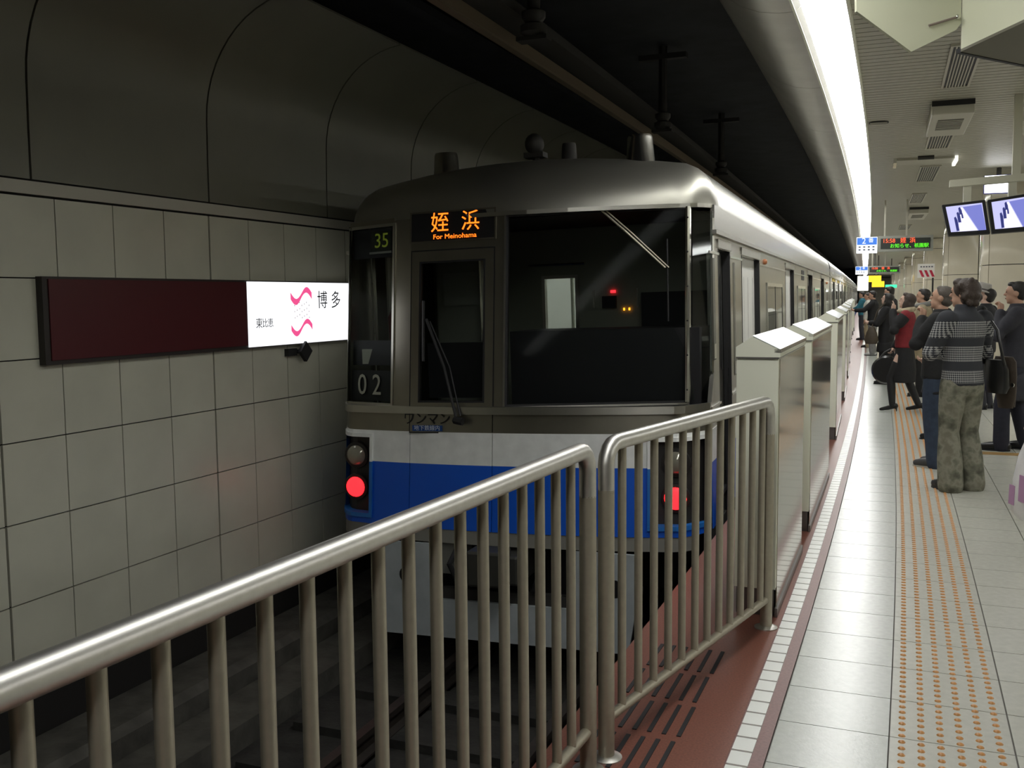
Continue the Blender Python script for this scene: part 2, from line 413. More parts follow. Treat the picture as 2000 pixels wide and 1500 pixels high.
def skin(us, zs, o=0., th=.02, up=None):
    """curved sheet of the train front, proud of the front by o, with thickness th"""
    mb = MB(); n, k = len(us), len(zs)
    for d in (-o, -o + th):
        for z in zs:
            for u in us: mb.v.append((u, A(u, z, up) + d, z))
    N = n * k
    for j in range(k - 1):
        for i in range(n - 1):
            a = j * n + i; mb.f.append((a, a + 1, a + n + 1, a + n)); mb.f.append((a + N, a + n + N, a + n + 1 + N, a + 1 + N))
    for i in range(n - 1):
        mb.f.append((i, i + N, i + 1 + N, i + 1)); a = (k - 1) * n + i; mb.f.append((a, a + 1, a + 1 + N, a + N))
    for j in range(k - 1):
        a = j * n; mb.f.append((a, a + n, a + n + N, a + N)); a = j * n + n - 1; mb.f.append((a, a + N, a + n + N, a + n))
    return mb
def lin(a, b, n): return [a + (b - a) * i / n for i in range(n + 1)]
def seg(u0, u1): return lin(u0, u1, max(1, int((u1 - u0) / .07)))
def frame(u0, u1, z0, z1, w_, o, up=True):
    mb = skin(seg(u0 - w_, u1 + w_), [z1, z1 + w_], o, .03, up)
    for q in (skin(seg(u0 - w_, u1 + w_), [z0 - w_, z0], o, .03, up), skin([u0 - w_, u0], lin(z0, z1, 4), o, .03, up), skin([u1, u1 + w_], lin(z0, z1, 4), o, .03, up)): mb.add(q.v, q.f)
    return mb

def car_sides(root, a0, a1, doors, wins, detail=True, sidefront=None):
    """both side walls with recessed doors; doors / wins: lists of (a start, a end)"""
    ZB, ZT_ = -.16, 2.30
    for sgn in (1, -1):
        u = HW * sgn
        def slab(b0, b1, z0, z1, m, o=0., name='side_panel', th=.03):
            x0, x1 = sorted((u + sgn * o, u + sgn * (o - th)))
            return MB().box(x0, x1, b0, b1, z0, z1).build(name, m, root)
        cuts = sorted(doors); p = a0; spans = []
        for d0, d1_ in cuts: spans.append((p, d0)); p = d1_
        spans.append((p, a1))
        for i, (b0, b1) in enumerate(spans):
            if i == 0 and sidefront:
                mb = MB()
                zz = lin(ZB, ZT_, 10)
                for ui in (u, u - sgn * .03):
                    for z in zz: mb.v += [(ui, sidefront(z, sgn), z), (ui, b1, z)]
                n = 2 * len(zz)
                for j in range(len(zz) - 1):
                    q = 2 * j; mb.f += [(q, q + 1, q + 3, q + 2), (q + n, q + n + 2, q + n + 3, q + n + 1), (q, q + 2, q + n + 2, q + n)]
                mb.build('side_panel', STAINS, root)
            else: slab(b0, b1, ZB, ZT_, STAINS)
            f0 = b0 if not (i == 0 and sidefront) else sidefront(.6) + .01
            slab(f0, b1, .42, .655, WHITEP, .004, 'white_stripe', .004); slab(f0, b1, -.07, .42, BLUEP, .004, 'blue_stripe', .004)
            if sgn > 0 and detail:
                for z in (1.93, .80): slab(f0 + .02, b1, z, z + .018, SHINY, .008, 'side_bead', .01)
        if sgn < 0: 
            for d0, d1_ in doors: slab(d0, d1_, ZB, ZT_, STAINS, -.04, 'side_door')
            continue
        for d0, d1_ in doors:
            mid = (d0 + d1_) / 2; wide = d1_ - d0 > 1.0
            slab(d0, d1_, 1.98, ZT_, STAINS, 0, 'door_header')
            leaves = ((d0, mid - .004), (mid + .004, d1_)) if wide else ((d0 + .01, d1_ - .01),)
            for b0, b1 in leaves:
                lf = slab(b0, b1, ZB, 1.98, STAINS, -.06, 'door_leaf')
                wi = .16 if wide else .12
                g = MB().box(u - .062, u - .054, b0 + wi, b1 - wi, 1.05, 1.78).build('door_window', SIDEG, lf)
                MB().box(u - .06, u - .05, b0 + wi - .02, b0 + wi, 1.03, 1.80).build('window_gasket', RUB, lf); MB().box(u - .06, u - .05, b1 - wi, b1 - wi + .02, 1.03, 1.80).build('window_gasket', RUB, lf)
            slab(d0 - .012, d0, ZB, 1.98, RUB, .003, 'door_seal', .06); slab(d1_, d1_ + .03, ZB, 1.98, RUB, .003, 'door_seal', .06)
            slab(d0 - .06, d1_ + .06, 1.985, 2.05, STAIN, .012, 'drip_strip', .02)
        for w0, w1 in wins:
            fr = MB()
            for q in ((w0 - .04, w0, .98, 1.76), (w1, w1 + .04, .98, 1.76), (w0 - .04, w1 + .04, 1.72, 1.76), (w0 - .04, w1 + .04, .94, .98)):
                fr.box(u - .004, u + .012, *q)
            f_ = fr.build('side_window', SHINY, root)
            n = 2
            for i in range(n):
                b0 = w0 + (w1 - w0) * i / n; b1 = w0 + (w1 - w0) * (i + 1) / n
                MB().box(u + .001, u + .006, b0 + .012, b1 - .012, .98, 1.72).build('pane', SIDEG, f_)
                MB().box(u, u + .009, b1 - .014, b1 + .014, .98, 1.72).build('mullion', RUB, f_)
    # gutter
    for sgn in (1, -1):
        x0, x1 = sorted((sgn * HW, sgn * (HW + .035)))
        MB().box(x0, x1, a0 + .15, a1, 2.075, 2.105).build('gutter', STAIN, root)
US = [-1.5, -1.496, -1.485, -1.465, -1.44, -1.40, -1.35, -1.28, -1.2, -1.1, -.8, -.5, -.2, 0, .2, .5, .8, 1.1, 1.2, 1.28, 1.35, 1.40, 1.44, 1.465, 1.485, 1.496, 1.5]
def roof(root, rows):      # rows: functions of u -> a
    mb = MB(); n = len(US)
    for fn in rows:
        for u in US: mb.v.append((u, fn(u), zr(u)))
    for j in range(len(rows) - 1):
        for i in range(n - 1):
            a = j * n + i; mb.f.append((a, a + 1, a + n + 1, a + n))
    return mb.build('roof', STAINS, root, smooth=True)

# ---- leading car
car = empty('subway_car'); car.matrix_world = Matrix.Translation(org1) @ M1
tag(car, 'stainless subway car with driver cab, tail lamps lit, white and blue bands', 'train', 'coupled subway cars')
LEN = 20.4; AEND = 6.75 + LEN
doors = [(7.55, 8.15), (8.95, 10.35), (13.55, 14.95), (18.15, 19.55), (22.75, 24.15)]
wins = [(11.1, 12.95), (15.7, 17.4), (20.3, 22.0), (24.9, 26.3)]
sf = lambda z, sg_=1: A(1.5 * sg_, z, z >= SILL)
car_sides(car, 7.1, AEND, doors, wins, True, sf)
# recessed grab handles by the cab door
for a_, z in ((7.30, 1.25), (8.42, 1.05)):
    h = MB().box(1.488, 1.5035, a_ - .05, a_ + .05, z - .10, 1.9).build('handle_recess', mat('recess_metal', (.2, .2, .17), .4, .9), car)
    MB().box(1.49, 1.507, a_ - .045, a_ + .045, z - .09, z + .02).build('grab_cup', SHINY, h)
for a_, z in ((10.85, 1.98), (25.4, 1.9)):
    MB().lathe((1.5, a_, z), [(.03, 0), (.03, .015), (.02, .032), (.004, .036)], (1, 0, 0), 12).build('side_lamp', mat('amber_lens', (.45, .16, .06), .25), car, True)
MB().box(1.5, 1.506, 16.6, 17.2, 1.86, 2.02).build('side_display', BLACK, car)
# roof with domed front end
def Ad(u):                 # smooth plan of the domed roof front
    a = abs(u); m_ = .33 if u > 0 else .24
    b = m_ * (min(a, 1.3) / 1.3) ** 1.7
    if a > 1.3: b += .30 * (1 - sqrt(max(0, 1 - ((a - 1.3) / .2) ** 2)))
    return 6.7 + (2.3 - .55) * tan(radians(7)) + b
dome_end = lambda u: max(Ad(u) + .02, 7.62)
zc = lambda u: min(2.30, zr(u) - .003)
mb = MB(); n = len(US); NT = 9
for t in range(NT + 1):
    q = t / NT * pi / 2
    for u in US:
        a0_ = Ad(u) - .012
        mb.v.append((u, a0_ + (dome_end(u) - a0_) * (1 - cos(q) ** .75), zc(u) + (zr(u) - zc(u)) * sin(q)))
for t in range(NT):
    for i in range(n - 1):
        a = t * n + i; mb.f.append((a, a + 1, a + n + 1, a + n))
mb.build('front_dome', mat('dome_metal', (.40, .39, .34), .36, .8), car, smooth=True)
roof(car, [dome_end, lambda u: 8.6, lambda u: 15, lambda u: AEND])
cn = MB(); cu = [u for u in US if abs(u) < 1.494]
for z in (2.275, 2.305):
    for o in (.028, -.01): cn.v += [(u, Ad(u) - o, z) for u in cu]
k_ = len(cu)
for i in range(k_ - 1): cn.f += [(i, i + 1, 2 * k_ + i + 1, 2 * k_ + i), (k_ + i, 3 * k_ + i, 3 * k_ + i + 1, k_ + i + 1), (i, k_ + i, k_ + i + 1, i + 1), (2 * k_ + i, 2 * k_ + i + 1, 3 * k_ + i + 1, 3 * k_ + i)]
cn.build('cornice', STAIN, car)
# front skin sheets
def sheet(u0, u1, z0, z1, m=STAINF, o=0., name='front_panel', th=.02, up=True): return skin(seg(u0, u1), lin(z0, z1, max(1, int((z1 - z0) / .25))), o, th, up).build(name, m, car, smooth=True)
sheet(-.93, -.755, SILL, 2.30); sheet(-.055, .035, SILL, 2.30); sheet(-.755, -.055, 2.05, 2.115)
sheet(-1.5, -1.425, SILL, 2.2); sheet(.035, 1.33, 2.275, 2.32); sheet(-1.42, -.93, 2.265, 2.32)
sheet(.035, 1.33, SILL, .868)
# destination display
db = sheet(-.75, -.06, 2.118, 2.332, BLACK, .006, 'destination_display', .03)
frame(-.75, -.06, 2.118, 2.332, .012, .012).build('display_frame', STAINF, car)
ORN = emis('orange_led', (1., .16, .01), 2.6)
def ontr(u, z, o): return (u, A(u, z, True) - o, z)
up_v = (0, tan(radians(7)), 1)
text('姪', .165, ORN, db, ontr(-.51, 2.247, .009), (1, 0, 0), up_v, 'led_lettering', .002, 'CENTER', .95)
text('浜', .165, ORN, db, ontr(-.255, 2.247, .009), (1, 0, 0), up_v, 'led_lettering', .002, 'CENTER', .95)
text('For Meinohama', .052, ORN, db, ontr(-.385, 2.145, .009), (1, 0, 0), up_v, 'led_lettering', .002, 'CENTER', 1.1)
# gangway door
dr = skin(seg(-.745, -.665), lin(.66, 2.04, 4), .004, .03, True)
for q in (skin(seg(-.145, -.065), lin(.66, 2.04, 4), .004, .03, True), skin(seg(-.665, -.145), [1.948, 2.04], .004, .03, True), skin(seg(-.665, -.145), [.66, .898], .004, .03, True)): dr.add(q.v, q.f)
gd = dr.build('gangway_door', STAINF, car)
frame(-.745, -.065, .66, 2.04, .008, .002).build('door_gap', RUB, gd)
MB().add(*[getattr(skin(seg(-.665, -.145), lin(.898, 1.948, 3), -.006, .006, True), k) for k in 'vf']).build('door_window', LOWREFG, gd)
frame(-.665, -.145, .898, 1.948, .014, .007).build('window_gasket', RUB, gd)
# left marker window and its signs
MB().add(*[getattr(skin(seg(-1.42, -.94), lin(.87, 2.26, 3), -.004, .006, True), k) for k in 'vf']).build('left_window', LOWREFG, car)
frame(-1.42, -.94, .87, 2.26, .022, .012).build('window_frame', STAIN, car)
nb = skin(seg(-1.40, -.95), lin(.88, 1.12, 2), -.035, .01, True).build('number_board', BLACK, car)
tdir = Vector((1, -.344, 0))
NUM = mat('number_cream', (.62, .58, .48), .5)
for ch, u in (('0', -1.275), ('2', -1.115)):
    text(ch, .235, NUM, nb, ontr(u, 1.0, -.024), tdir, up_v, 'running_number', .003, 'CENTER', .95)
skin(seg(-1.40, -.95), lin(1.16, 1.36, 2), -.05, .01, True).build('equipment_panel', CABD, car)
MB().box(-1.28, -1.14, 6.98, 7.0, 1.17, 1.29).build('paper_notice', mat('paper_grey', (.5, .5, .42), .7), car)
lb = skin(seg(-1.40, -.95), lin(2.02, 2.255, 2), -.03, .01, True).build('display_mount', CABD, car)
lc = skin(seg(-1.20, -.975), lin(2.07, 2.23, 2), -.022, .006, True).build('run_display', mat('lcd_glass', (.03, .035, .03), .2), lb)
text('35', .165, emis('lcd_green', (.35, .45, .04), .16), lc, ontr(-1.08, 2.15, -.019), tdir, up_v, 'run_number', .002, 'CENTER', 1.05)
skin(seg(-1.21, -.97), [2.052, 2.068], -.016, .01, True).build('display_lip', mat('lip_grey', (.3, .3, .27), .5), lb)
# windscreen
MB().add(*[getattr(skin(seg(.05, 1.315), lin(.87, 2.265, 4), -.004, .006, True), k) for k in 'vf']).build('windscreen', LOWREFG, car)
frame(.05, 1.315, .87, 2.265, .016, .008).build('window_gasket', RUB, car)
frame(.035, 1.33, .855, 2.28, .014, .014).build('window_frame', STAIN, car)
# corner post with bolts and quarter window
post = MB().tube([ontr(1.335, .86, .012), ontr(1.335, 2.28, .012)], .022, 8).build('corner_post', SHINY, car, True)
for i in range(6):
    z = .95 + i * .25; MB().lathe(ontr(1.335, z, .034), [(.007, 0), (.004, .004)], (0, -1, 0), 8).build('bolt', RUB, post)
MB().add(*[getattr(skin([1.36, 1.42, 1.488], lin(.87, 2.25, 3), -.004, .006, True), k) for k in 'vf']).build('quarter_window', GLASS, car)
skin([1.488, 1.5], lin(SILL, 2.2, 3), .004, .02, True).build('corner_edge', STAINS, car)
# lower front: sill, grey strip, white and blue bands, valance
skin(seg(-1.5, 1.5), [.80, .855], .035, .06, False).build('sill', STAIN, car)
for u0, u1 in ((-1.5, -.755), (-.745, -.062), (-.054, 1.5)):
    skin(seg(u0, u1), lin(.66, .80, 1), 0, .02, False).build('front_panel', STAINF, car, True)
for u0, u1 in ((-1.10, -.757), (-.751, -.06), (-.054, 1.10)):
    skin(seg(u0, u1), lin(.418, .66, 1), .002, .02, False).build('white_band', WHITEP, car, True)
    skin(seg(u0, u1), lin(-.068, .418, 2), .002, .02, False).build('blue_band', BLUEP, car, True)
for sg in (-1, 1):
    us = [1.10, 1.2, 1.3, 1.36, 1.42, 1.47, 1.5]; us = us if sg > 0 else [-u for u in us[::-1]]
    skin(us, [.615, .66], .002, .02, False).build('white_band', WHITEP, car); skin(us, [-.068, .005], .002, .02, False).build('blue_band', BLUEP, car)
    box = skin(us, lin(.0, .62, 3), -.07, .02, False).build('lamp_housing', GRIL, car)
    i0, i1 = (1.10, 1.125) if sg > 0 else (-1.125, -1.10)
    skin([i0, i1], lin(.415, .635, 1), .02, .09, False).build('lamp_rim', WHITEP, box); skin(us, [.605, .635], .022, .09, False).build('lamp_rim', WHITEP, box)
    skin([i0, i1], lin(-.01, .415, 2), .02, .09, False).build('lamp_rim_blue', BLUEL, box); skin(us, [-.02, .012], .022, .09, False).build('lamp_rim_blue', BLUEL, box)
    o0, o1 = (1.47, 1.5) if sg > 0 else (-1.5, -1.47)
    skin([o0, o1], lin(.0, .62, 2), .004, .07, False).build('lamp_rim', BLUEL, box)
    uu = 1.285 * sg
    for z, m, nm in ((.45, LENS, 'head_lamp'), (.20, emis('tail_red', (1., .010, .014), 4.5), 'tail_lamp')):
        ay = A(uu, z, False)
        MB().lathe((uu, ay + .06, z), [(.105, 0), (.105, .03), (.085, .035)], (0, -1, 0), 24).build('bezel', GRIL, box, True)
        MB().lathe((uu, ay + .03, z), [(.082, 0), (.078, .015), (.055, .03), (.02, .037)], (0, -1, 0), 24).build(nm, m, box, True)
    t_ = [(uu + .03 * cos(k), A(uu, .45, False) - .002, .45 + .03 * sin(k)) for k in (0,)]
skin(seg(-1.42, 1.42), lin(-.17, -.068, 1), -.005, .03, False).build('valance', mat('grey_valance', (.24, .235, .21), .5), car, True)
ld = mat('black_letter', (.012, .012, .012), .6)
text('ワンマン', .105, ld, car, (-.60, A(-.6, .76, True) - .012, .757), (1, 0, 0), up_v, 'front_lettering', .003, 'CENTER', .95)
bs = MB().box(-.72, -.47, A(-.6, .69, True) - .014, A(-.6, .69, True) - .006, .668, .712).build('blue_plate', mat('plate_blue', (.02, .08, .3), .4), car)
text('地下鉄線内', .042, mat('plate_white', (.7, .75, .8), .5), bs, (-.595, A(-.6, .69, True) - .016, .69), (1, 0, 0), (0, 0, 1), 'plate_lettering', .002, 'CENTER', 1.05)
# wipers
wp = MB().tube([ontr(-.33, .775, .07), ontr(-.44, 1.15, .05), ontr(-.60, 1.52, .04)], .011, 8).build('wiper', RUB, car)
MB().tube([ontr(-.30, .79, .06), ontr(-.40, 1.15, .04), ontr(-.575, 1.50, .03)], .007, 6).build('wiper_link', RUB, wp)
MB().tube([ontr(-.63, 1.66, .03), ontr(-.625, 1.2, .03)], .012, 6).build('wiper_blade', RUB, wp)
MB().tube([ontr(-.35, .755, .02), ontr(-.33, .76, .08), ontr(-.27, .75, .08)], .03, 8).build('wiper_motor', RUB, wp)
wp = MB().tube([ontr(.66, 2.34, .02), ontr(.90, 2.12, .05), ontr(1.18, 1.84, .03)], .008, 6).build('wiper', STEELB, car)
MB().tube([ontr(.70, 2.33, .02), ontr(.94, 2.11, .05), ontr(1.205, 1.84, .03)], .006, 6).build('wiper_link', STEELB, wp)
MB().tube([ontr(1.19, 2.05, .02), ontr(1.20, 1.45, .02)], .007, 6).build('wiper_blade', RUB, wp)
MB().box(.60, .74, A(.67, 2.33, True) - .03, A(.67, 2.33, True) + .1, 2.325, 2.40).build('wiper_motor', RUB, wp)
# skirt with coupler cut-out and holes
sk = MB()
def sa(z): return 6.60 + (z + .3) * .05
def plate(u0, u1, z0, z1): sk.hexa([(u0, sa(z0), z0), (u1, sa(z0), z0), (u1, sa(z0) + .03, z0), (u0, sa(z0) + .03, z0), (u0, sa(z1), z1), (u1, sa(z1), z1), (u1, sa(z1) + .03, z1), (u0, sa(z1) + .03, z1)])
plate(-1.02, -.54, -.60, -.18); plate(.54, 1.05, -.60, -.18); plate(-.97, .97, -.89, -.60)
for sg in (-1, 1):
    sk.add([(sg * .97, sa(-.89), -.89), (sg * 1.02, sa(-.6), -.60), (sg * .97, sa(-.6), -.60), (sg * .97, sa(-.89) + .03, -.89), (sg * 1.02, sa(-.6) + .03, -.60), (sg * .97, sa(-.6) + .03, -.60)], [(0, 1, 2), (3, 5, 4), (0, 3, 4, 1)])
skt = sk.build('skirt', SKIRT, car)
for sg in (-1, 1): MB().lathe((-.76 if sg < 0 else .87, sa(-.43) + .004, -.43), [(.066, 0), (.066, .008)], (0, -1, 0), 20).build('skirt_hole', BLACK, skt)
cp = MB().box(-.2, .2, 6.45, 6.9, -.42, -.2).box(-.14, .14, 6.30, 6.5, -.40, -.14).build('coupler', mat('coupler_steel', (.10, .10, .09), .5, .7), car, bevel=.02)
MB().tube([(-.34, 6.62, -.2), (-.36, 6.5, -.3), (-.3, 6.52, -.45), (-.25, 6.62, -.5)], .022, 8).build('air_hose', RUB, cp)
MB().tube([(.34, 6.62, -.2), (.36, 6.5, -.3), (.3, 6.52, -.45), (.25, 6.62, -.5)], .022, 8).build('air_hose', RUB, cp)
MB().box(-.50, -.30, 6.66, 6.8, -.42, -.16).build('jumper_box', mat('jumper_grey', (.2, .2, .18), .5), cp)
MB().box(-.54, .54, 6.62, 6.68, -.60, -.52).build('coupler_shelf', UNDER, cp)
MB().box(-.6, .6, 6.95, 7.0, -.9, -.05).build('coupler_back', BLACK, cp)
# roof gear
for nm, u, a_, r, z0, z1, m in (('roof_ventilator', .93, 7.5, .105, 2.62, 2.87, SHINY), ('roof_ventilator', -.70, 7.5, .105, 2.62, 2.87, STAIN), ('small_vent', .36, 7.5, .06, 2.64, 2.86, UNDER)):
    MB().lathe((u, a_, z0), [(r * 1.3, 0), (r * 1.25, .03), (r * 1.05, .05), (r * .92, z1 - z0 - .02), (r * .85, z1 - z0)]).build(nm, m, car, True)
hn = MB().tube([(.10, 7.45, 2.7), (.10, 7.45, 2.80)], .03, 8).ell((.10, 7.42, 2.865), (.075, .09, .085)).build('roof_horn', UNDER, car, True)
MB().box(.02, .18, 7.38, 7.5, 2.76, 2.80).build('horn_bracket', UNDER, hn)
# underframe, far end, bogies
MB().box(-1.45, 1.45, 7.3, AEND, -.30, -.16).build('underframe', UNDER, car)
MB().box(-1.48, 1.48, AEND - .05, AEND, -.16, 2.12).build('end_wall', STAIN, car)
for a_ in (9.3, 23.1):
    bg = MB().box(-.95, .95, a_ - 1.2, a_ + 1.2, -.85, -.55).build('bogie', UNDER, car)
    for da in (-.95, .95):
        for u in (-.56, .56): MB().lathe((u - .06, a_ + da, -.72), [(.40, 0), (.40, .12)], (1, 0, 0), 20).build('wheel', UNDER, bg)
# cab interior
MB().box(-1.46, 1.46, 7.0, 8.85, .02, .06).build('cab_floor', CABD, car)
MB().box(-1.3, 1.3, 7.45, 8.85, 2.30, 2.33).build('cab_ceiling', CABD, car)
cbk = MB()
for u0, u1, z0, z1 in ((-1.47, -.32, .06, 2.36), (.0, 1.47, .06, 2.36), (-.32, 0, 1.85, 2.36), (-.32, 0, .06, 1.30)): cbk.box(u0, u1, 8.82, 8.86, z0, z1)
cb = cbk.build('cab_partition', CABW, car)
MB().box(-.34, -.31, 8.80, 8.87, 1.3, 1.85).box(-.01, .02, 8.80, 8.87, 1.3, 1.85).box(-.34, .02, 8.80, 8.87, 1.84, 1.87).build('partition_frame', STAIN, cb)
MB().box(-.32, 0, 8.83, 8.835, 1.3, 1.85).build('partition_glass', GLASS, cb)
MB().tube([(-.46, 8.78, 1.97), (.09, 8.78, 1.97)], .014, 8).build('cab_rail', SHINY, cb)
for u, z, m, sx_ in ((.35, 1.70, emis('red_led', (1, .02, .03), 3), .045), (.45, 1.535, emis('amber_led', (1, .35, .02), 3), .012), (.50, 1.535, emis('amber_led', (1, .35, .02), 3), .012), (.71, 1.605, emis('amber_dim', (.8, .15, .02), .8), .016), (.855, 1.60, emis('amber_dim', (.8, .15, .02), .8), .012)):
    MB().box(u - sx_ / 2, u + sx_ / 2, 8.80, 8.82, z - .012, z + .012).build('indicator_lamp', m, cb)
for u0, u1, z0, z1 in ((.16, .175, 1.55, 1.72), (.575, .59, 1.55, 1.72)): MB().box(u0, u1, 8.79, 8.82, z0, z1).build('cab_handle', SHINY, cb)
MB().box(.66, 1.3, 8.6, 8.82, 1.35, 1.68).build('cab_cabinet', CABD, cb)
MB().box(.25, .38, 8.78, 8.82, 1.55, 1.66).build('cab_gauge', CABD, cb)
MB().box(-.05, 1.42, 7.12, 7.75, .1, 1.40).build('driver_desk', CABD, car)
MB().box(-.68, -.14, 6.95, 6.99, .9, 1.33).build('door_window_lower', CABD, car)
MB().box(-1.2, -.72, 8.3, 8.82, .06, 2.05).build('cab_locker', mat('locker_grey', (.26, .27, .23), .5), car)
MB().box(-1.12, -.75, 8.28, 8.30, 1.62, 1.92).build('locker_notice', mat('notice_grey', (.32, .34, .30), .6), car)
MB().tube([(-.72, 8.25, .1), (-.72, 8.25, 2.3)], .03, 8).build('cab_post', SHINY, car)
MB().tube([(-1.32, 7.6, 1.3), (-1.32, 7.6, 2.05)], .035, 8).build('cab_post', mat('post_cream', (.5, .5, .42), .4), car)
MB().tube([(-1.10, 7.35, 1.36), (-1.10, 7.35, 1.85)], .014, 8).build('cab_post', SHINY, car)
MB().lathe((-1.22, 7.5, 1.34), [(.07, 0), (.075, .2), (.05, .25), (.02, .28)], (0, 0, 1), 14).build('extinguisher', mat('extinguisher_red', (.18, .02, .02), .3), car, True)
# lit saloon behind the partition
MB().box(-1.46, 1.46, 8.9, 16, .0, .04).build('saloon_floor', mat('saloon_floor', (.3, .28, .25), .5), car)
MB().box(-1.46, 1.46, 8.9, 16, 2.34, 2.36).build('saloon_ceiling', mat('saloon_white', (.7, .7, .66), .5), car)
for u in (-1.44, 1.44): MB().box(u - .01, u + .01, 8.9, 16, .04, 2.34).build('saloon_wall', MATS['saloon_white'], car)
MB().box(-1.46, 1.46, 15.98, 16, .04, 2.34).build('saloon_end', MATS['saloon_white'], car)
for u in (-.6, .6): MB().box(u - .04, u + .04, 9.2, 15.6, 2.30, 2.335).build('saloon_lamp', emis('saloon_lamp', (1, 1, .95), 7), car)
MB().tube([(-.25, 9.5, .1), (-.25, 9.5, 2.3)], .018, 8).build('saloon_pole', SHINY, car)

# ---- following cars
prev_end = Vector(org1) + d1 * (AEND + .62)
cards = ('second car of the train, with a yellow band over its doors', 'third subway car of the train counted from the lit tail lamps', 'fourth subway car of the train counted from the lit tail lamps', 'fifth subway car of the train counted from the lit tail lamps')
for k in range(4):
    yw = radians((2.35, 2.5, 2.58, 2.6)[k])
    Mk, rpk, dk = train_matrix(yw, (0, 0, 0))
    r_ = empty('subway_car'); r_.matrix_world = Matrix.Translation(prev_end) @ Mk
    tag(r_, cards[k], 'train', 'coupled subway cars')
    L = 20.0
    dd = [(2.0 + 4.6 * i, 3.4 + 4.6 * i) for i in range(4)]; ww = [(.5, 1.5)] + [(4.1 + 4.6 * i, 5.9 + 4.6 * i) for i in range(3)] + [(18.0, 19.2)]
    car_sides(r_, 0, L, dd, ww, k < 1)
    roof(r_, [lambda u: 0, lambda u: L])
    for y0 in (0, L - .05): MB().box(-1.48, 1.48, y0, y0 + .05, -.16, 2.12).build('end_wall', STAIN, r_)
    MB().box(-1.45, 1.45, .1, L - .1, -.30, -.16).build('underframe', UNDER, r_)
    for i in range(6): MB().box(1.49, 1.53, 1.5 + i * 3.2, 1.75 + i * 3.2, 2.2, 2.24).build('roof_lamp', SHINY, r_)
    if k == 0:
        for d0, d1_ in dd[:3]: MB().box(1.5, 1.512, d0 - .5, d1_ + .5, 1.99, 2.07).build('yellow_sticker', mat('yellow_sticker', (.75, .55, .08), .5), r_)
    MB().box(-.6, .6, -.45, 0, 0, 2.0).build('gangway', RUB, r_)
    prev_end = prev_end + dk * (L + .62)

# ================================================================== FENCES
def fence(name, label, pa, pb, bars, posts_, botz=.14, extra=None, drop_a=True, drop_b=True):
    pa, pb = Vector(pa), Vector(pb); d = (pb - pa).normalized(); root = empty(name, (0, 0, 0))
    tag(root, label, 'fence', 'tubular steel platform end fences')
    Rr = .0285; top = 1.10; rc = .07
    pts = []
    up = lambda p, z: Vector((p.x, p.y, z))
    if drop_a: pts += [up(pa, top - .16)] + [up(pa, top - rc) + d * rc * (1 - cos(t)) + Vector((0, 0, rc * sin(t))) for t in (0, .4, .8, 1.2, pi / 2)]
    else: pts += [up(pa, top)]
    if drop_b: pts += [up(pb, top - rc) - d * rc * (1 - cos(t)) + Vector((0, 0, rc * sin(t))) for t in (pi / 2, 1.2, .8, .4, 0)] + [up(pb, top - .16)]
    else: pts += [up(pb, top)]
    MB().tube(pts, Rr, 16).build('top_rail', STEEL, root, True)
    MB().tube([up(pa, botz), up(pb, botz)], .019, 12).build('bottom_rail', STEELB, root, True)
    for p in posts_:
        po = MB().tube([up(p, 0), up(p, top - .155)], Rr, 16).build('post', STEELB, root, True)
        MB().lathe((p.x, p.y, 0), [(.055, 0), (.055, .005), (.04, .011), (.028, .013)], (0, 0, 1), 24).build('base_flange', STEEL, po, True)
    Ln = (pb - pa).length
    for t in bars:
        p = pa + d * t
        b = MB().tube([up(p, botz), up(p, top - .01)], .0155, 12).build('baluster', STEELB, root, True)
        MB().ell((p.x, p.y, botz + .02), (.016, .016, .006), 8, 5).build('weld', STEEL, b, True)
A1, A2 = Vector((-.955, 3.14, 0)), Vector((-.628, 4.70, 0))
n1 = (A2 - A1).length
fence('end_fence', 'steel tube fence panel angled from the platform edge to the first screen barrier', A1, A2, [.115 + i * (n1 - .2) / 11 for i in range(12)], [A1, A2])
B1, B2 = Vector((-1.10, .45, 0)), Vector((-.985, 3.03, 0)); n2 = (B2 - B1).length
fence('end_fence', 'long steel tube fence panel standing along the platform edge behind the train', B1, B2, [.577 + .1235 * k for k in range(-4, 16)], [B2, B1], drop_a=True)

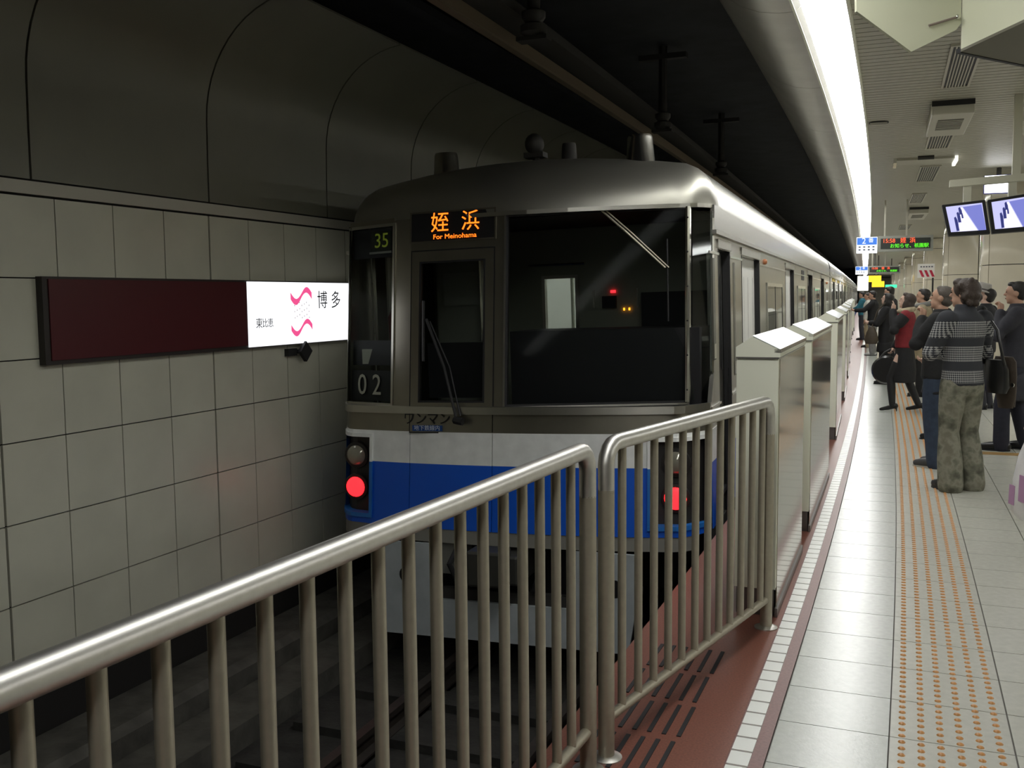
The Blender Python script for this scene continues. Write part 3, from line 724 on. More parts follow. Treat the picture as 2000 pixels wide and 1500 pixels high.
# ================================================================== SCREEN BARRIERS
def Xd(s): return max(-.93, -.6 - max(0, s - 8) * .0118)
def barrier(s0, s1, label):
    c = (s0 + s1) / 2; X = Xd(c); root = empty('screen_barrier', P(X - .1, s0), hd(c) + .0118 * (1 if c > 8 else 0)); L = s1 - s0
    tag(root, label, 'barrier', 'half height platform screen barriers')
    w_ = .1
    MB().box(-w_, w_, .012, L, .14, 1.29).build('body', CREAM, root, bevel=.004)
    MB().box(-w_ + .008, w_ - .008, .02, L - .01, 0, .14).build('base', KICK, root)
    MB().box(w_, w_ + .005, .03, L - .01, .03, 1.285).build('door_panel', MIRROR, root)
    MB().box(w_ - .002, w_ + .012, .0, L, .0, .045).build('kick_rail', KICK, root)
    MB().box(-w_, w_, .0, .012, .14, 1.28).build('end_plate', CREAM, root)
    MB().box(-w_ - .002, w_ + .002, -.004, L, 1.288, 1.296).build('cap_joint', KICK, root)
    pr = [(-w_ - .004, 1.296), (w_ + .008, 1.296), (w_ + .008, 1.33), (-.045 + .02, 1.395), (-w_ - .004, 1.345)]
    cp = MB().prism([(x, -.006, z) for x, z in pr], (0, L + .006, 0)).build('cap', CREAM, root)
    a, b = Vector((w_ + .008, 0, 1.332)), Vector((-.025, 0, 1.397))
    MB().add([(a.x, .0, a.z), (b.x, 0, b.z), (b.x, L, b.z), (a.x, L, a.z), (a.x, .0, a.z + .004), (b.x, 0, b.z + .004), (b.x, L, b.z + .004), (a.x, L, a.z + .004)], [(0, 1, 2, 3), (4, 7, 6, 5), (0, 4, 5, 1), (1, 5, 6, 2), (2, 6, 7, 3), (3, 7, 4, 0)]).build('cap_plate', mat('cap_plate', (.62, .66, .66), .28, .3), root)
    MB().box(w_ - .02, w_ + .012, -.006, L, 1.318, 1.336).build('cap_trim', SHINY, root)
barrier(4.87, 6.2, 'short cream screen barrier whose end meets the steel fence')
barrier(6.75, 8.85, 'cream screen barrier beside the driver cab, second from the steel fence')
for k in range(9):
    s0 = 11.2 + 4.2 * k
    ordn = ('third', 'fourth', 'fifth', 'sixth', 'seventh', 'eighth', 'ninth', 'tenth', 'eleventh', 'twelfth', 'thirteenth', 'fourteenth')[k]
    barrier(s0, s0 + 2.1, 'cream screen barrier along the platform edge, %s from the steel fence' % ordn)

# ================================================================== WALL SIGNS
sg = empty('station_sign', (0, 0, 0)); tag(sg, 'long wall sign box, dark red part beside a glowing white station name panel', 'sign')
FR = mat('sign_frame', (.03, .025, .022), .5)
MB().box(WX, WX + .05, 4.23, 7.62, 1.225, 1.745).build('sign_box', FR, sg)
MB().box(WX + .05, WX + .058, 4.27, 6.10, 1.25, 1.73).build('red_panel', mat('maroon', (.085, .008, .012), .45), sg)
MB().box(WX + .05, WX + .060, 6.115, 7.55, 1.235, 1.735).build('lit_panel', emis('sign_light', (.95, .97, 1.), 1.35), sg, bevel=.0)
fx = WX + .0612
INK = mat('sign_ink', (.015, .015, .03), .6); PINK = emis('sign_pink', (1., .10, .32), .9)
ey, ez = (0, 1, 0), (0, 0, 1)
for ch, y, z, sz in (('博', 7.12, 1.58, .16), ('多', 7.33, 1.58, .16), ('東', 6.24, 1.41, .085), ('比', 6.315, 1.41, .075), ('恵', 6.385, 1.41, .075)):
    text(ch, sz, INK, sg, (fx, y, z), ey, ez, 'sign_lettering', .001)
def wave(zc_, t):
    mb = MB(); n = 16
    for i in range(n + 1):
        q = i / n; y = 6.66 + q * .30; z = zc_ - .055 * sin(q * 2 * pi) * (1) * (.9) + .0
        z = zc_ + .05 * (-sin(2 * pi * q)) ; h = t * (.55 + .45 * abs(cos(pi * q * 1.0 - .1)))
        mb.v += [(fx, y, z - h), (fx, y, z + h), (fx + .001, y, z - h), (fx + .001, y, z + h)]
    for i in range(n):
        a = 4 * i; mb.f += [(a, a + 4, a + 5, a + 1), (a + 2, a + 3, a + 7, a + 6)]
    mb.build('wave_mark', PINK, sg)
wave(1.625, .028); wave(1.365, .024)
for i in range(7):
    for j in range(3): MB().box(fx, fx + .001, 6.71 + i * .034, 6.716 + i * .034, 1.44 + j * .05 + .012 * (i % 3), 1.452 + j * .05 + .012 * (i % 3)).build('mark_dot', mat('dot_pink', (.6, .3, .4), .5), sg)
dm_ = empty('wall_bracket', (WX, 6.84, 1.165)); tag(dm_, 'small black diamond bracket on the tiles under the glowing station name', 'bracket')
MB().prism([(.05, 0, -.085), (.05, .085, 0), (.05, 0, .085), (.05, -.085, 0)], (.03, 0, 0)).build('diamond_plate', RUB, dm_)
MB().tube([(0, -.06, 0), (.065, -.01, 0)], .018, 8).build('stem', RUB, dm_)
MB().box(0, .04, -.20, -.08, -.03, .03).build('mount', RUB, dm_)

# ================================================================== CEILING FITTINGS
def vent(s0, s1, X0, X1, label):
    root = empty('ceiling_vent', P((X0 + X1) / 2, (s0 + s1) / 2, 3.418), hd((s0 + s1) / 2)); tag(root, label, 'vent', 'slotted vents in the slat ceiling')
    a, b = (X1 - X0) / 2, (s1 - s0) / 2
    MB().box(-a, a, -b, b, -.006, 0).build('cavity', BLACK, root)
    MB().box(-a - .02, -a, -b - .03, b + .03, -.018, 0).box(a, a + .02, -b - .03, b + .03, -.018, 0).box(-a, a, -b - .03, -b, -.018, 0).box(-a, a, b, b + .03, -.018, 0).build('frame', VENTM, root)
    for i in range(1, 8):
        x = -a + 2 * a * i / 8; MB().box(x - .005, x + .005, -b, b, -.016, -.004).build('louvre', VENTM, root)
def spk(s0, s1, X0, X1, label):
    root = empty('ceiling_box', P((X0 + X1) / 2, (s0 + s1) / 2, 3.418), hd((s0 + s1) / 2)); tag(root, label, 'ceiling box', 'boxes under the slat ceiling')
    a, b = (X1 - X0) / 2, (s1 - s0) / 2
    MB().box(-a, a, -b, b, -.13, 0).build('housing', VENTM, root, bevel=.01)
    MB().box(-a * .62, a * .62, -b * .55, b * .35, -.135, -.128).build('grille', mat('grille_dark', (.13, .125, .10), .5), root)
    for i in range(6): MB().box(-a * .6, a * .6, -b * .5 + i * b * .15, -b * .5 + i * b * .15 + .012, -.139, -.134).build('grille_bar', VENTM, root)
    MB().box(-a, a, -b - .012, -b, -.05, 0).build('shadow_gap', BLACK, root)
vent(8.05, 9.6, .265, .455, 'long slotted ceiling vent partly behind the hanging cream cabinet')
vent(12.05, 13.5, .275, .51, 'slotted ceiling vent just beyond the first ceiling box')
vent(15.4, 17.35, .29, .53, 'slotted ceiling vent beyond the flat ceiling tray')
vent(19.5, 21.4, .32, .53, 'slotted ceiling vent between the flat tray and the second ceiling box')
vent(28.2, 30.2, .36, .60, 'small dark ceiling vent above the departure board')
vent(36, 38, .36, .60, 'small dark ceiling vent beyond the departure board')
spk(10.3, 11.7, .20, .575, 'ceiling box with a dark grille near the hanging cream cabinet')
spk(22.6, 24.6, .36, .74, 'ceiling box with a dark grille near the monitors')
tr = empty('ceiling_tray', P(.30, 14.7, 3.418), hd(14.7)); tag(tr, 'flat ceiling tray with short bright end lamps', 'tray')
MB().box(-.36, .36, -.28, .28, -.03, 0).build('tray_panel', SLAT, tr)
MB().box(.36, .40, -.3, .3, -.07, 0).build('end_lamp', emis('tray_lamp', (1, 1, .9), 1.2), tr); MB().box(-.40, -.36, -.3, .3, -.06, 0).build('end_rim', SHINY, tr)
MB().tube([(-.1, -.42, -.02), (.1, -.42, -.02)], .03, 8).build('sensor', UNDER, tr)
rs = empty('round_speaker', P(-.28, 11.3, 3.418)); tag(rs, 'round dark grille in the slats beside the light strip', 'grille')
MB().lathe((0, 0, -.012), [(.10, 0), (.10, .012)]).build('rim', UNDER, rs)
for i in range(4): MB().box(-.085, .085, -.06 + i * .04, -.05 + i * .04, -.016, -.010).build('louvre', VENTM, rs)

# hanging cream cabinet at the near end (door leaf stands in front of the box)
cb_ = empty('hanging_cabinet', (0, 0, 0)); tag(cb_, 'cream ceiling cabinet with a pointed door leaf and small latch handle', 'cabinet')
nrm = Vector((fw.x, fw.y, 0)).normalized()
def pl(x, y, z): return Vector((x, y, z))
leaf = [(-.305, 4.912, 3.41), (-.287, 4.92, 2.905), (-.048, 5.019, 2.72), (.143, 5.098, 2.818), (.163, 5.106, 2.847), (.150, 5.10, 3.41)]
lf = MB().prism(leaf, nrm * .025).build('door_leaf', BOXC, cb_)
hd_ = MB().tube([Vector((.142, 5.098, 2.872)) - nrm * .012, Vector((.020, 5.05, 2.835)) - nrm * .012], .0055, 8).build('latch_handle', mat('latch_brown', (.25, .2, .17), .4), lf, True)
MB().ell(Vector((.142, 5.098, 2.872)) - nrm * .012, (.011, .011, .011), 10, 7).build('latch_knob', SHINY, hd_, True)
Z0 = 2.72; q = [Vector((.165, 5.12, Z0)), Vector((.72, 4.03, Z0)), Vector((1.6, 4.5, Z0)), Vector((1.12, 6.45, Z0))]
MB().prism([p + Vector((0, 0, .012)) for p in q], (0, 0, .68)).build('cabinet_body', BOXC, cb_)
MB().prism(q, (0, 0, .012)).build('shaded_base', mat('shaded_base', (.16, .15, .11), .6), cb_)  # shade under the cabinet put into this darker colour
e1 = (q[3] - q[0]).normalized()
MB().prism([q[0] - Vector((0, 0, .004)), q[3] - Vector((0, 0, .004)), q[3] + Vector((-.03, -.005, -.004)), q[0] + Vector((-.02, .01, -.004))], (0, 0, .02)).build('base_edge', RUB, cb_)

# CCTV monitors on a ceiling arm
mo = empty('ceiling_bracket', (0, 0, 0)); tag(mo, 'cream ceiling arm carrying the platform monitors', 'bracket')
ARM = mat('arm_cream', (.52, .51, .40), .4)
def at103(x0, x1, y0, y1, z0, z1, nm, m, p): return MB().box(x0, x1, y0, y1, z0, z1).build(nm, m, p)
MB().hexa([(.27, 10.26, 2.60), (1.6, 10.26, 2.66), (1.6, 10.36, 2.66), (.27, 10.36, 2.60), (.27, 10.26, 2.665), (1.6, 10.26, 2.725), (1.6, 10.36, 2.725), (.27, 10.36, 2.665)]).build('beam', ARM, mo)
for x0, x1 in ((.393, .46), (.775, .84)): at103(x0, x1, 10.27, 10.37, 2.45, 2.64, 'stem', ARM, mo)
at103(.80, .87, 10.28, 10.36, 2.69, 3.42, 'drop_post', ARM, mo)
SCR = emis('screen_glow', (.62, .62, 1.), 1.0); SC2 = emis('screen_floor', (.80, .78, 1.), 1.25); SC3 = emis('screen_dark', (.08, .10, .55), .35); SC4 = emis('screen_mid', (.30, .33, .95), .7)
def monitor(TL, TR, BR, BL, label, mir):
    root = empty('monitor', (0, 0, 0)); tag(root, label, 'monitor', 'platform monitors')
    c = [Vector((x, 10.22 + (z - 2.15) * .12 * -1, z)) for x, z in (TL, TR, BR, BL)]
    MB().prism(c, (0, .16, 0)).build('case', BLACK, root, bevel=.006)
    def pt(a, b, o=.004):
        p = c[0].lerp(c[1], a).lerp(c[3].lerp(c[2], a), b); return p + Vector((0, -o, 0))
    def poly(pts, m, nm, o): MB().prism([pt(a, b, o) for a, b in pts], (0, -.0012, 0)).build(nm, m, root)
    poly([(.08, .08), (.92, .08), (.92, .88), (.08, .88)], SCR, 'screen', .003)
    f = lambda a: a if not mir else .5 + (a - .5) * .96
    poly([(f(.42), .15), (f(.46), .15), (f(.72), .88), (f(.25), .88)], SC2, 'screen_image', .005)
    poly([(f(.47), .14), (f(.9), .12), (f(.92), .88), (f(.74), .88)], SC4, 'screen_image', .0055)
    for a, b, w_, h in ((.36, .16, .07, .2), (.30, .3, .07, .3), (.22, .44, .07, .42), (.40, .3, .04, .18)):
        poly([(f(a), b), (f(a + w_ * .6), b - .03), (f(a + w_), b + .08), (f(a + w_), b + h), (f(a), b + h)], SC3, 'screen_image', .006)
monitor((.205, 2.43), (.575, 2.462), (.63, 2.148), (.273, 2.137), 'black platform monitor hanging under the free end of the cream arm', False)
monitor((.594, 2.457), (.965, 2.507), (1.0, 2.168), (.647, 2.149), 'black platform monitor hanging under the drop post of the arm', True)
sgl = empty('lit_sign', P(1.36, 16, 2.98), hd(16)); tag(sgl, 'glowing white ceiling sign box seen above the monitors', 'sign')
MB().box(-.20, .20, 0, .1, .06, .33).build('housing', mat('sign_blue', (.05, .05, .4), .4), sgl, bevel=.02); MB().box(-.19, .19, -.008, 0, .07, .32).build('lit_face', emis('white_face', (1, 1, 1), 4), sgl)
MB().box(-.03, .03, .02, .08, .33, .43).build('stem', UNDER, sgl)

# departure boards
def board(s, X0, X1, z0, z1, label, k):
    root = empty('departure_board', (0, 0, 0)); tag(root, label, 'sign', 'hanging departure boards')
    h = hd(s); ex = Vector((cos(h), sin(h), 0)); n = Vector((sin(h), -cos(h), 0)); o = P(0, s)
    def q(x0, x1, y0, y1, d0, d1_): 
        return MB().hexa([o + ex * a + n * (-d) + Vector((0, 0, z)) for z in (y0, y1) for a, d in ((x0, d0), (x1, d0), (x1, d1_), (x0, d1_))])
    xs = X0 + (X1 - X0) * .285; w_ = X1 - xs
    q(xs, X1, z0, z1, 0, .2).build('board_case', mat('board_grey', (.30, .31, .27), .5), root)
    q(xs + .05, X1 - .05, z0 + .05, z1 - .05, -.008, 0).build('led_panel', mat('led_black', (.03, .035, .03), .4), root)
    q(X0, xs - .01, z0 - .02, z1 - .01, 0, .2).build('platform_number_box', emis('white_sign', (.9, .95, 1), 1.3), root)
    q(X0 + .012, xs - .02, z0 + .14, z1 - .025, -.006, 0).build('blue_field', emis('blue_sign', (.05, .25, .95), .9), root)
    W = emis('white_sign', (.9, .95, 1), 1.3); RED = emis('led_red', (1, .10, .03), 2.2); GRN = emis('led_green', (.12, .95, .02), 1.6)
    def T(body, x, z, sz, m, nm, d=.012): text(body, sz, m, root, o + ex * x + n * d + Vector((0, 0, z)), ex, (0, 0, 1), nm)
    cx = (X0 + xs) / 2
    T('2', cx - .06, z1 - .09, .16, W, 'platform_number'); T('番', cx + .07, z1 - .08, .10, W, 'platform_number')
    ink = mat('sign_grey_ink', (.1, .1, .12), .6)
    for r_ in range(2):
        for i in range(4): q(X0 + .04 + i * .085, X0 + .08 + i * .085, z0 + .03 + .055 * r_, z0 + .055 + .055 * r_, -.004, 0).build('small_print', ink, root)
    T('15:58', xs + w_ * .20, z1 - .10, .105, RED, 'led_lettering'); T('姪', xs + w_ * .46, z1 - .10, .11, RED, 'led_lettering'); T('浜', xs + w_ * .63, z1 - .10, .11, RED, 'led_lettering')
    T('お知らせ、', xs + w_ * .44, z0 + .10, .088, GRN, 'led_lettering'); T('祇園駅', xs + w_ * .79, z0 + .10, .088, GRN, 'led_lettering')
    for x in (xs + w_ * .12, xs + w_ * .52): q(x - .015, x + .015, z1, 3.41, .06, .09).build('hanger', SLAT, root)
    return root
board(20.5, -.66, .73, 2.415, 2.715, 'hanging departure board with orange and green lettering by a blue platform number', 0)
board(41., -.9, .75, 2.38, 2.68, 'farther departure board with the same lettering above the crowd', 1)
for s, X, z, c, nm, lb in ((46, -.15, 2.25, (1., .62, .02), 'yellow', 'small glowing yellow hanging sign beyond the farther departure board'), (50, .05, 2.05, (1., .62, .02), 'yellow', 'lower glowing yellow sign behind the first yellow one'), (55, .75, 1.98, (.05, .9, .4), 'green', 'small glowing green exit sign hanging far along the platform')):
    r_ = empty('hanging_sign', P(X, s, z), hd(s)); tag(r_, lb, 'sign')
    MB().box(-.28, .28, 0, .12, -.14 if nm == 'yellow' else -.08, .14 if nm == 'yellow' else .08).build('lit_face', emis('lit_' + nm, c, 1.5), r_); MB().box(-.02, .02, .04, .08, .14 if nm == 'yellow' else .08, 3.42 - z).build('stem', UNDER, r_)
ls = empty('lit_sign', P(-.62, 43.5, 1.72), hd(43.5)); tag(ls, 'tall glowing white sign hanging at the far end of the light strip', 'sign')
MB().box(-.22, .22, 0, .15, 0, .62).build('housing', CREAM, ls); MB().box(-.20, .20, -.012, 0, .02, .60).build('lit_face', MATS['white_face'], ls); MB().box(.19, .21, .05, .09, .62, 1.69).build('stem', UNDER, ls)
# striped queue sign on a post
qs = empty('queue_sign', P(.46, 17, 0), hd(17)); tag(qs, 'white notice with three red slanting stripes on a slim post', 'sign')
MB().box(-.13, .12, -.006, .006, 1.845, 2.065).build('notice', mat('notice_white', (.72, .70, .64), .5), qs)
for i in range(3):
    x = -.11 + i * .075; MB().prism([(x + .045, -.007, 1.86), (x + .085, -.007, 1.86), (x + .04, -.007, 1.965), (x, -.007, 1.965)], (0, -.002, 0)).build('red_stripe', mat('stripe_red', (.45, .02, .05), .5), qs)
for i in range(5): MB().box(-.09 + i * .04, -.065 + i * .04, -.009, -.006, 2.01, 2.03).build('small_print', mat('sign_grey_ink', (.1, .1, .12), .6), qs)
MB().tube([(.1, .012, .02), (.1, .012, 1.85)], .014, 8).build('post', mat('post_black', (.03, .03, .03), .4), qs)
MB().lathe((.1, .012, 0), [(.16, 0), (.16, .015), (.03, .03)]).build('foot', UNDER, qs)

# pillars clad in glazed panels
for k in range(8):
    s = 18. + 9. * k; r_ = empty('pillar', P(2.07, s, 0), hd(s))
    tag(r_, ('round pillar of glazed cream panels standing closest to the monitors' if k == 0 else 'round pillar of glazed cream panels, %s in the row from the monitors' % ('second third fourth fifth sixth seventh eighth ninth'.split()[k - 1])), 'pillar', 'round cream pillars')
    MB().lathe((0, 0, 0), [(.71, 0), (.71, 3.40)], (0, 0, 1), 24).build('core', JOINT, r_)
    for j in range(4):
        for t in range(6):
            a0, a1 = 2 * pi * t / 6 + .012, 2 * pi * (t + 1) / 6 - .012; mb = MB(); n = 6
            z0, z1 = max(.01, .01 + (j) * 1.02), 1.03 + j * 1.02 - .012
            if j == 3: z1 = 3.40
            for i in range(n + 1):
                a = a0 + (a1 - a0) * i / n + .52
                for rr in (.72, .75): mb.v += [(rr * cos(a), rr * sin(a), z0), (rr * cos(a), rr * sin(a), z1)]
            for i in range(n):
                q_ = 4 * i; mb.f += [(q_ + 2, q_ + 6, q_ + 7, q_ + 3), (q_, q_ + 1, q_ + 5, q_ + 4), (q_ + 1, q_ + 3, q_ + 7, q_ + 5), (q_, q_ + 4, q_ + 6, q_ + 2)]
            mb.f += [(0, 2, 3, 1), (4 * n, 4 * n + 1, 4 * n + 3, 4 * n + 2)]
            mb.build('cladding_panel', PILL, r_, smooth=True)

# ================================================================== PEOPLE
SKIN = mat('skin', (.50, .30, .21), .5, noise=.08, nscale=14)
SKINF = mat('skin_fair', (.62, .42, .33), .5, noise=.06, nscale=14)
HAIRB = mat('hair_black', (.018, .015, .013), .45, bump=.6, bscale=120)
HAIRD = mat('hair_dark_brown', (.045, .030, .022), .5, bump=.6, bscale=110)
HAIRG = mat('hair_greying', (.10, .085, .07), .6, bump=.5, bscale=140)
def cloth(name, c, r=.8, n=.15): return mat(name, c, r, noise=n, nscale=18, bump=.25, bscale=45)
BLK = cloth('black_cloth', (.012, .012, .013)); BLK2 = cloth('charcoal_cloth', (.028, .028, .036)); NAVY = cloth('navy_suit', (.020, .021, .034))
JEAN = cloth('dark_denim', (.030, .045, .075)); REDV = cloth('red_knit', (.20, .016, .022)); TEAL = cloth('teal_cloth', (.02, .13, .18)); WHT = cloth('white_cloth', (.55, .55, .5))
BEIGE = cloth('beige_cloth', (.34, .28, .18)); GREYC = cloth('grey_cloth', (.20, .20, .19)); FUR = cloth('cream_fur', (.42, .36, .24), .9, .3); TIGHT = cloth('black_tights', (.010, .010, .011), .5)
SHOEB = mat('black_leather', (.012, .012, .012), .3); SHOEW = mat('white_shoe', (.5, .5, .48), .5); BROWNB = mat('brown_bag', (.06, .045, .03), .6, noise=.2); EYE = mat('eye_dark', (.02, .015, .012), .2); LIP = mat('lip', (.35, .14, .11), .5)
def sweater_mat():
    m = bpy.data.materials.new('checked_sweater'); m.use_nodes = True; nt = m.node_tree; b = nt.nodes['Principled BSDF']; b.inputs['Roughness'].default_value = .85
    tc = nt.nodes.new('ShaderNodeTexCoord'); sx = nt.nodes.new('ShaderNodeSeparateXYZ'); nt.links.new(tc.outputs['Object'], sx.inputs[0])
    def mth(op, a, bb):
        n = nt.nodes.new('ShaderNodeMath'); n.operation = op
        for i, q in enumerate((a, bb)):
            if isinstance(q, (int, float)): n.inputs[i].default_value = q
            else: nt.links.new(q, n.inputs[i])
        return n.outputs[0]
    h = mth('MULTIPLY', mth('ARCTAN2', sx.outputs[0], sx.outputs[1]), .20)
    cmb = nt.nodes.new('ShaderNodeCombineXYZ'); nt.links.new(mth('ADD', h, sx.outputs[2]), cmb.inputs[0]); nt.links.new(mth('SUBTRACT', h, sx.outputs[2]), cmb.inputs[1]); cmb.inputs[2].default_value = .003
    ck = nt.nodes.new('ShaderNodeTexChecker'); ck.inputs['Scale'].default_value = 56; nt.links.new(cmb.outputs[0], ck.inputs['Vector'])
    ck.inputs['Color1'].default_value = (.34, .34, .33, 1); ck.inputs['Color2'].default_value = (.022, .024, .032, 1)
    band = None
    for z0, z1 in ((.885, .985), (1.055, 1.175), (1.245, 1.375)):
        q = mth('MULTIPLY', mth('GREATER_THAN', sx.outputs[2], z0), mth('LESS_THAN', sx.outputs[2], z1)); band = q if band is None else mth('ADD', band, q)
    mx = nt.nodes.new('ShaderNodeMix'); mx.data_type = 'RGBA'; nt.links.new(band, mx.inputs[0]); mx.inputs[6].default_value = (.03, .032, .038, 1); nt.links.new(ck.outputs[0], mx.inputs[7]); nt.links.new(mx.outputs[2], b.inputs['Base Color'])
    return m
def camo_mat():
    m = bpy.data.materials.new('camouflage_cloth'); m.use_nodes = True; nt = m.node_tree; b = nt.nodes['Principled BSDF']; b.inputs['Roughness'].default_value = .85
    tc = nt.nodes.new('ShaderNodeTexCoord'); n = nt.nodes.new('ShaderNodeTexNoise'); n.inputs['Scale'].default_value = 9; n.inputs['Detail'].default_value = 5; nt.links.new(tc.outputs['Object'], n.inputs[0])
    r = nt.nodes.new('ShaderNodeValToRGB'); r.color_ramp.interpolation = 'LINEAR'; nt.links.new(n.outputs[0], r.inputs[0])
    cr = r.color_ramp; cr.elements[0].position = .36; cr.elements[0].color = (.075, .075, .055, 1); cr.elements[1].position = .66; cr.elements[1].color = (.16, .15, .11, 1)
    e_ = cr.elements.new(.46); e_.color = (.15, .15, .11, 1); e_ = cr.elements.new(.54); e_.color = (.24, .235, .18, 1)
    nt.links.new(r.outputs[0], b.inputs['Base Color']); return m
SWEAT, CAMO = sweater_mat(), camo_mat()
def shell(name, mb, m, parent, vox, it=4):
    me = bpy.data.meshes.new(name); me.from_pydata(mb.v, [], mb.f); me.materials.append(m)
    o = link(name, me, parent)
    r = o.modifiers.new('remesh', 'REMESH'); r.mode = 'VOXEL'; r.voxel_size = vox; r.use_smooth_shade = True
    s_ = o.modifiers.new('smooth', 'SMOOTH'); s_.factor = .5; s_.iterations = it
    return o
def mtube(mb, pts, rad, n=12):      # limb with rounded ends and joints
    mb.tube(pts, rad, n)
    for p, r in zip(pts, rad): mb.ell(p, (r, r, r), 12, 8)
def hand(mb, wr, d, side, up, curl, k):
    """palm, four fingers of different length and a thumb leaving the side of the palm"""
    wr, d = Vector(wr), Vector(d).normalized(); up = Vector(up); x = d.cross(up).normalized() * side; nn = x.cross(d).normalized() * side
    mb.tube([wr - d * .02, wr + d * .02, wr + d * .05, wr + d * .085], [.024, .030, .034, .030], 10)
    mb.ell(wr + d * .05, (.030, .030, .030), 10, 7)
    for i, (o, L) in enumerate(((-.028, .062), (-.010, .072), (.009, .068), (.027, .052))):
        p0 = wr + d * .075 + x * o; q1 = p0 + (d * cos(curl * .6) + nn * sin(curl * .6)) * L * .45; q2 = q1 + (d * cos(curl * 1.5) + nn * sin(curl * 1.5)) * L * .32; q3 = q2 + (d * cos(curl * 2.2) + nn * sin(curl * 2.2)) * L * .28
        mtube(mb, [p0, q1, q2, q3], [.0098, .0092, .0085, .0075], 8)
    t0 = wr + d * .03 - x * .028; t1 = t0 - x * .022 + d * .03 + nn * .010; t2 = t1 + d * .030 + nn * .014
    mtube(mb, [t0, t1, t2], [.012, .0105, .0085], 8)
def person(label, s, X, rz, h=1.70, top=BLK, bottom=JEAN, hem=.88, style='jacket', legs=None, armL=None, armR=None, hair='short', hairm=HAIRB, hyaw=0., hpitch=0., skin=SKIN, vox=.009, fat=1., shoe=SHOEB, bot='trousers', collar=None, heel=False, flare=1., sleeve=None, sole=None):
    root = empty('person', P(X, s), rz + hd(s)); root.scale = (h / 1.70,) * 3
    tag(root, label, 'person', 'people waiting on the platform')
    cv = max(.012, vox * 1.35)
    LL = legs or {-1: ((-.095, .025, .48), (-.105, -.02, .085), 0), 1: ((.095, .025, .48), (.11, -.02, .085), 0)}
    arms = {-1: armL or ((-.245, -.03, 1.12), (-.25, .06, .88), (0, .12, -1), .5), 1: armR or ((.245, -.03, 1.12), (.25, .06, .88), (0, .12, -1), .5)}
    sh = {-1: Vector((-.175, -.012, 1.385)), 1: Vector((.175, -.012, 1.385))}
    hip = {-1: Vector((-.085, 0, .88)), 1: Vector((.085, 0, .88))}
    TR = [(0, 0, .80, .13, .095), (0, 0, .86, .162, .115), (0, 0, .95, .155, .11), (0, .005, 1.08, .142, .10), (0, .008, 1.22, .160, .112), (0, 0, 1.33, .172, .112), (0, -.01, 1.40, .140, .088), (0, -.008, 1.45, .070, .066)]
    # head frame
    HC = Vector((0, .02, 1.47)); HR = Matrix.Rotation(hyaw, 3, 'Z') @ Matrix.Rotation(-hpitch, 3, 'X')
    hp = lambda x, y, z: HC + HR @ Vector((x, y, z))
    b = MB()
    b.stack([(x, y, z, a * fat, c * fat) for x, y, z, a, c in TR])
    for sd in (-1, 1):
        kn, an, _ = LL[sd]; kn, an = Vector(kn), Vector(an)
        mtube(b, [hip[sd], hip[sd].lerp(kn, .5), kn, kn.lerp(an, .35), an], [.088 * fat, .076 * fat, .055, .055, .040])
        f = Vector((sin(LL[sd][2]), cos(LL[sd][2]), 0))
        if heel: mtube(b, [an + Vector((0, 0, .0)) - f * .035, an + Vector((0, 0, -.03)) + f * .06, an + Vector((0, 0, -.054)) + f * .13], [.030, .026, .016], 10)
        else: mtube(b, [an + Vector((0, 0, -.035)) - f * .04, an + Vector((0, 0, -.045)) + f * .07, an + Vector((0, 0, -.055)) + f * .15], [.036, .034, .026], 10)
        el, wr, hdv, cu = arms[sd]; el, wr = Vector(el), Vector(wr)
        mtube(b, [sh[sd], sh[sd].lerp(el, .5), el, el.lerp(wr, .4), wr], [.056, .048, .040, .038, .026])
        hand(b, wr, hdv, sd, (0, 1, .2) if abs(Vector(hdv).normalized().y) < .8 else (0, 0, 1), cu, 1)
    b.tube([(0, -.012, 1.40), (0, -.005, 1.46), hp(0, -.012, .05)], [.066, .056, .056], 14)
    b.ell(hp(0, .005, .145), (.073, .092, .088), 18, 12, HR); b.ell(hp(0, .022, .075), (.056, .068, .070), 16, 10, HR)      # skull, face
    b.ell(hp(0, .062, .030), (.026, .022, .022), 10, 8, HR)                                                              # chin
    b.tube([hp(0, .090, .135), hp(0, .104, .105), hp(0, .100, .092)], [.008, .013, .010], 8); b.ell(hp(0, .106, .098), (.014, .014, .011), 8, 6, HR)   # nose
    b.ell(hp(0, .088, .150), (.050, .014, .012), 10, 6, HR); b.ell(hp(0, .086, .062), (.022, .010, .010), 8, 6, HR)
    for sd in (-1, 1): b.ell(hp(.074 * sd, -.004, .115), (.011, .020, .032), 8, 7, HR)                                      # ears
    shell('body', b, skin, root, vox, 3)
    for sd in (-1, 1): MB().ell(hp(.030 * sd, .090, .128), (.011, .006, .0065), 8, 6, HR).build('eye', EYE, root, True)
    MB().ell(hp(0, .094, .062), (.022, .006, .006), 8, 6, HR).build('mouth', LIP, root, True)
    # hair
    g = MB()
    if hair == 'short':
        g.ell(hp(0, -.018, .165), (.083, .092, .080), 16, 10, HR); g.ell(hp(0, -.045, .115), (.072, .060, .070), 14, 8, HR); g.ell(hp(0, .045, .205), (.058, .045, .030), 12, 8, HR)
    elif hair == 'crop':
        g.ell(hp(0, -.012, .166), (.079, .092, .076), 16, 10, HR); g.ell(hp(0, -.040, .115), (.073, .060, .066), 14, 8, HR); g.ell(hp(0, .035, .205), (.056, .042, .028), 12, 8, HR)
    elif hair == 'shaggy':
        g.ell(hp(0, -.020, .160), (.100, .108, .092), 16, 10, HR); g.ell(hp(0, -.050, .09), (.088, .075, .085), 14, 8, HR); g.ell(hp(0, .045, .21), (.066, .05, .036), 12, 8, HR)
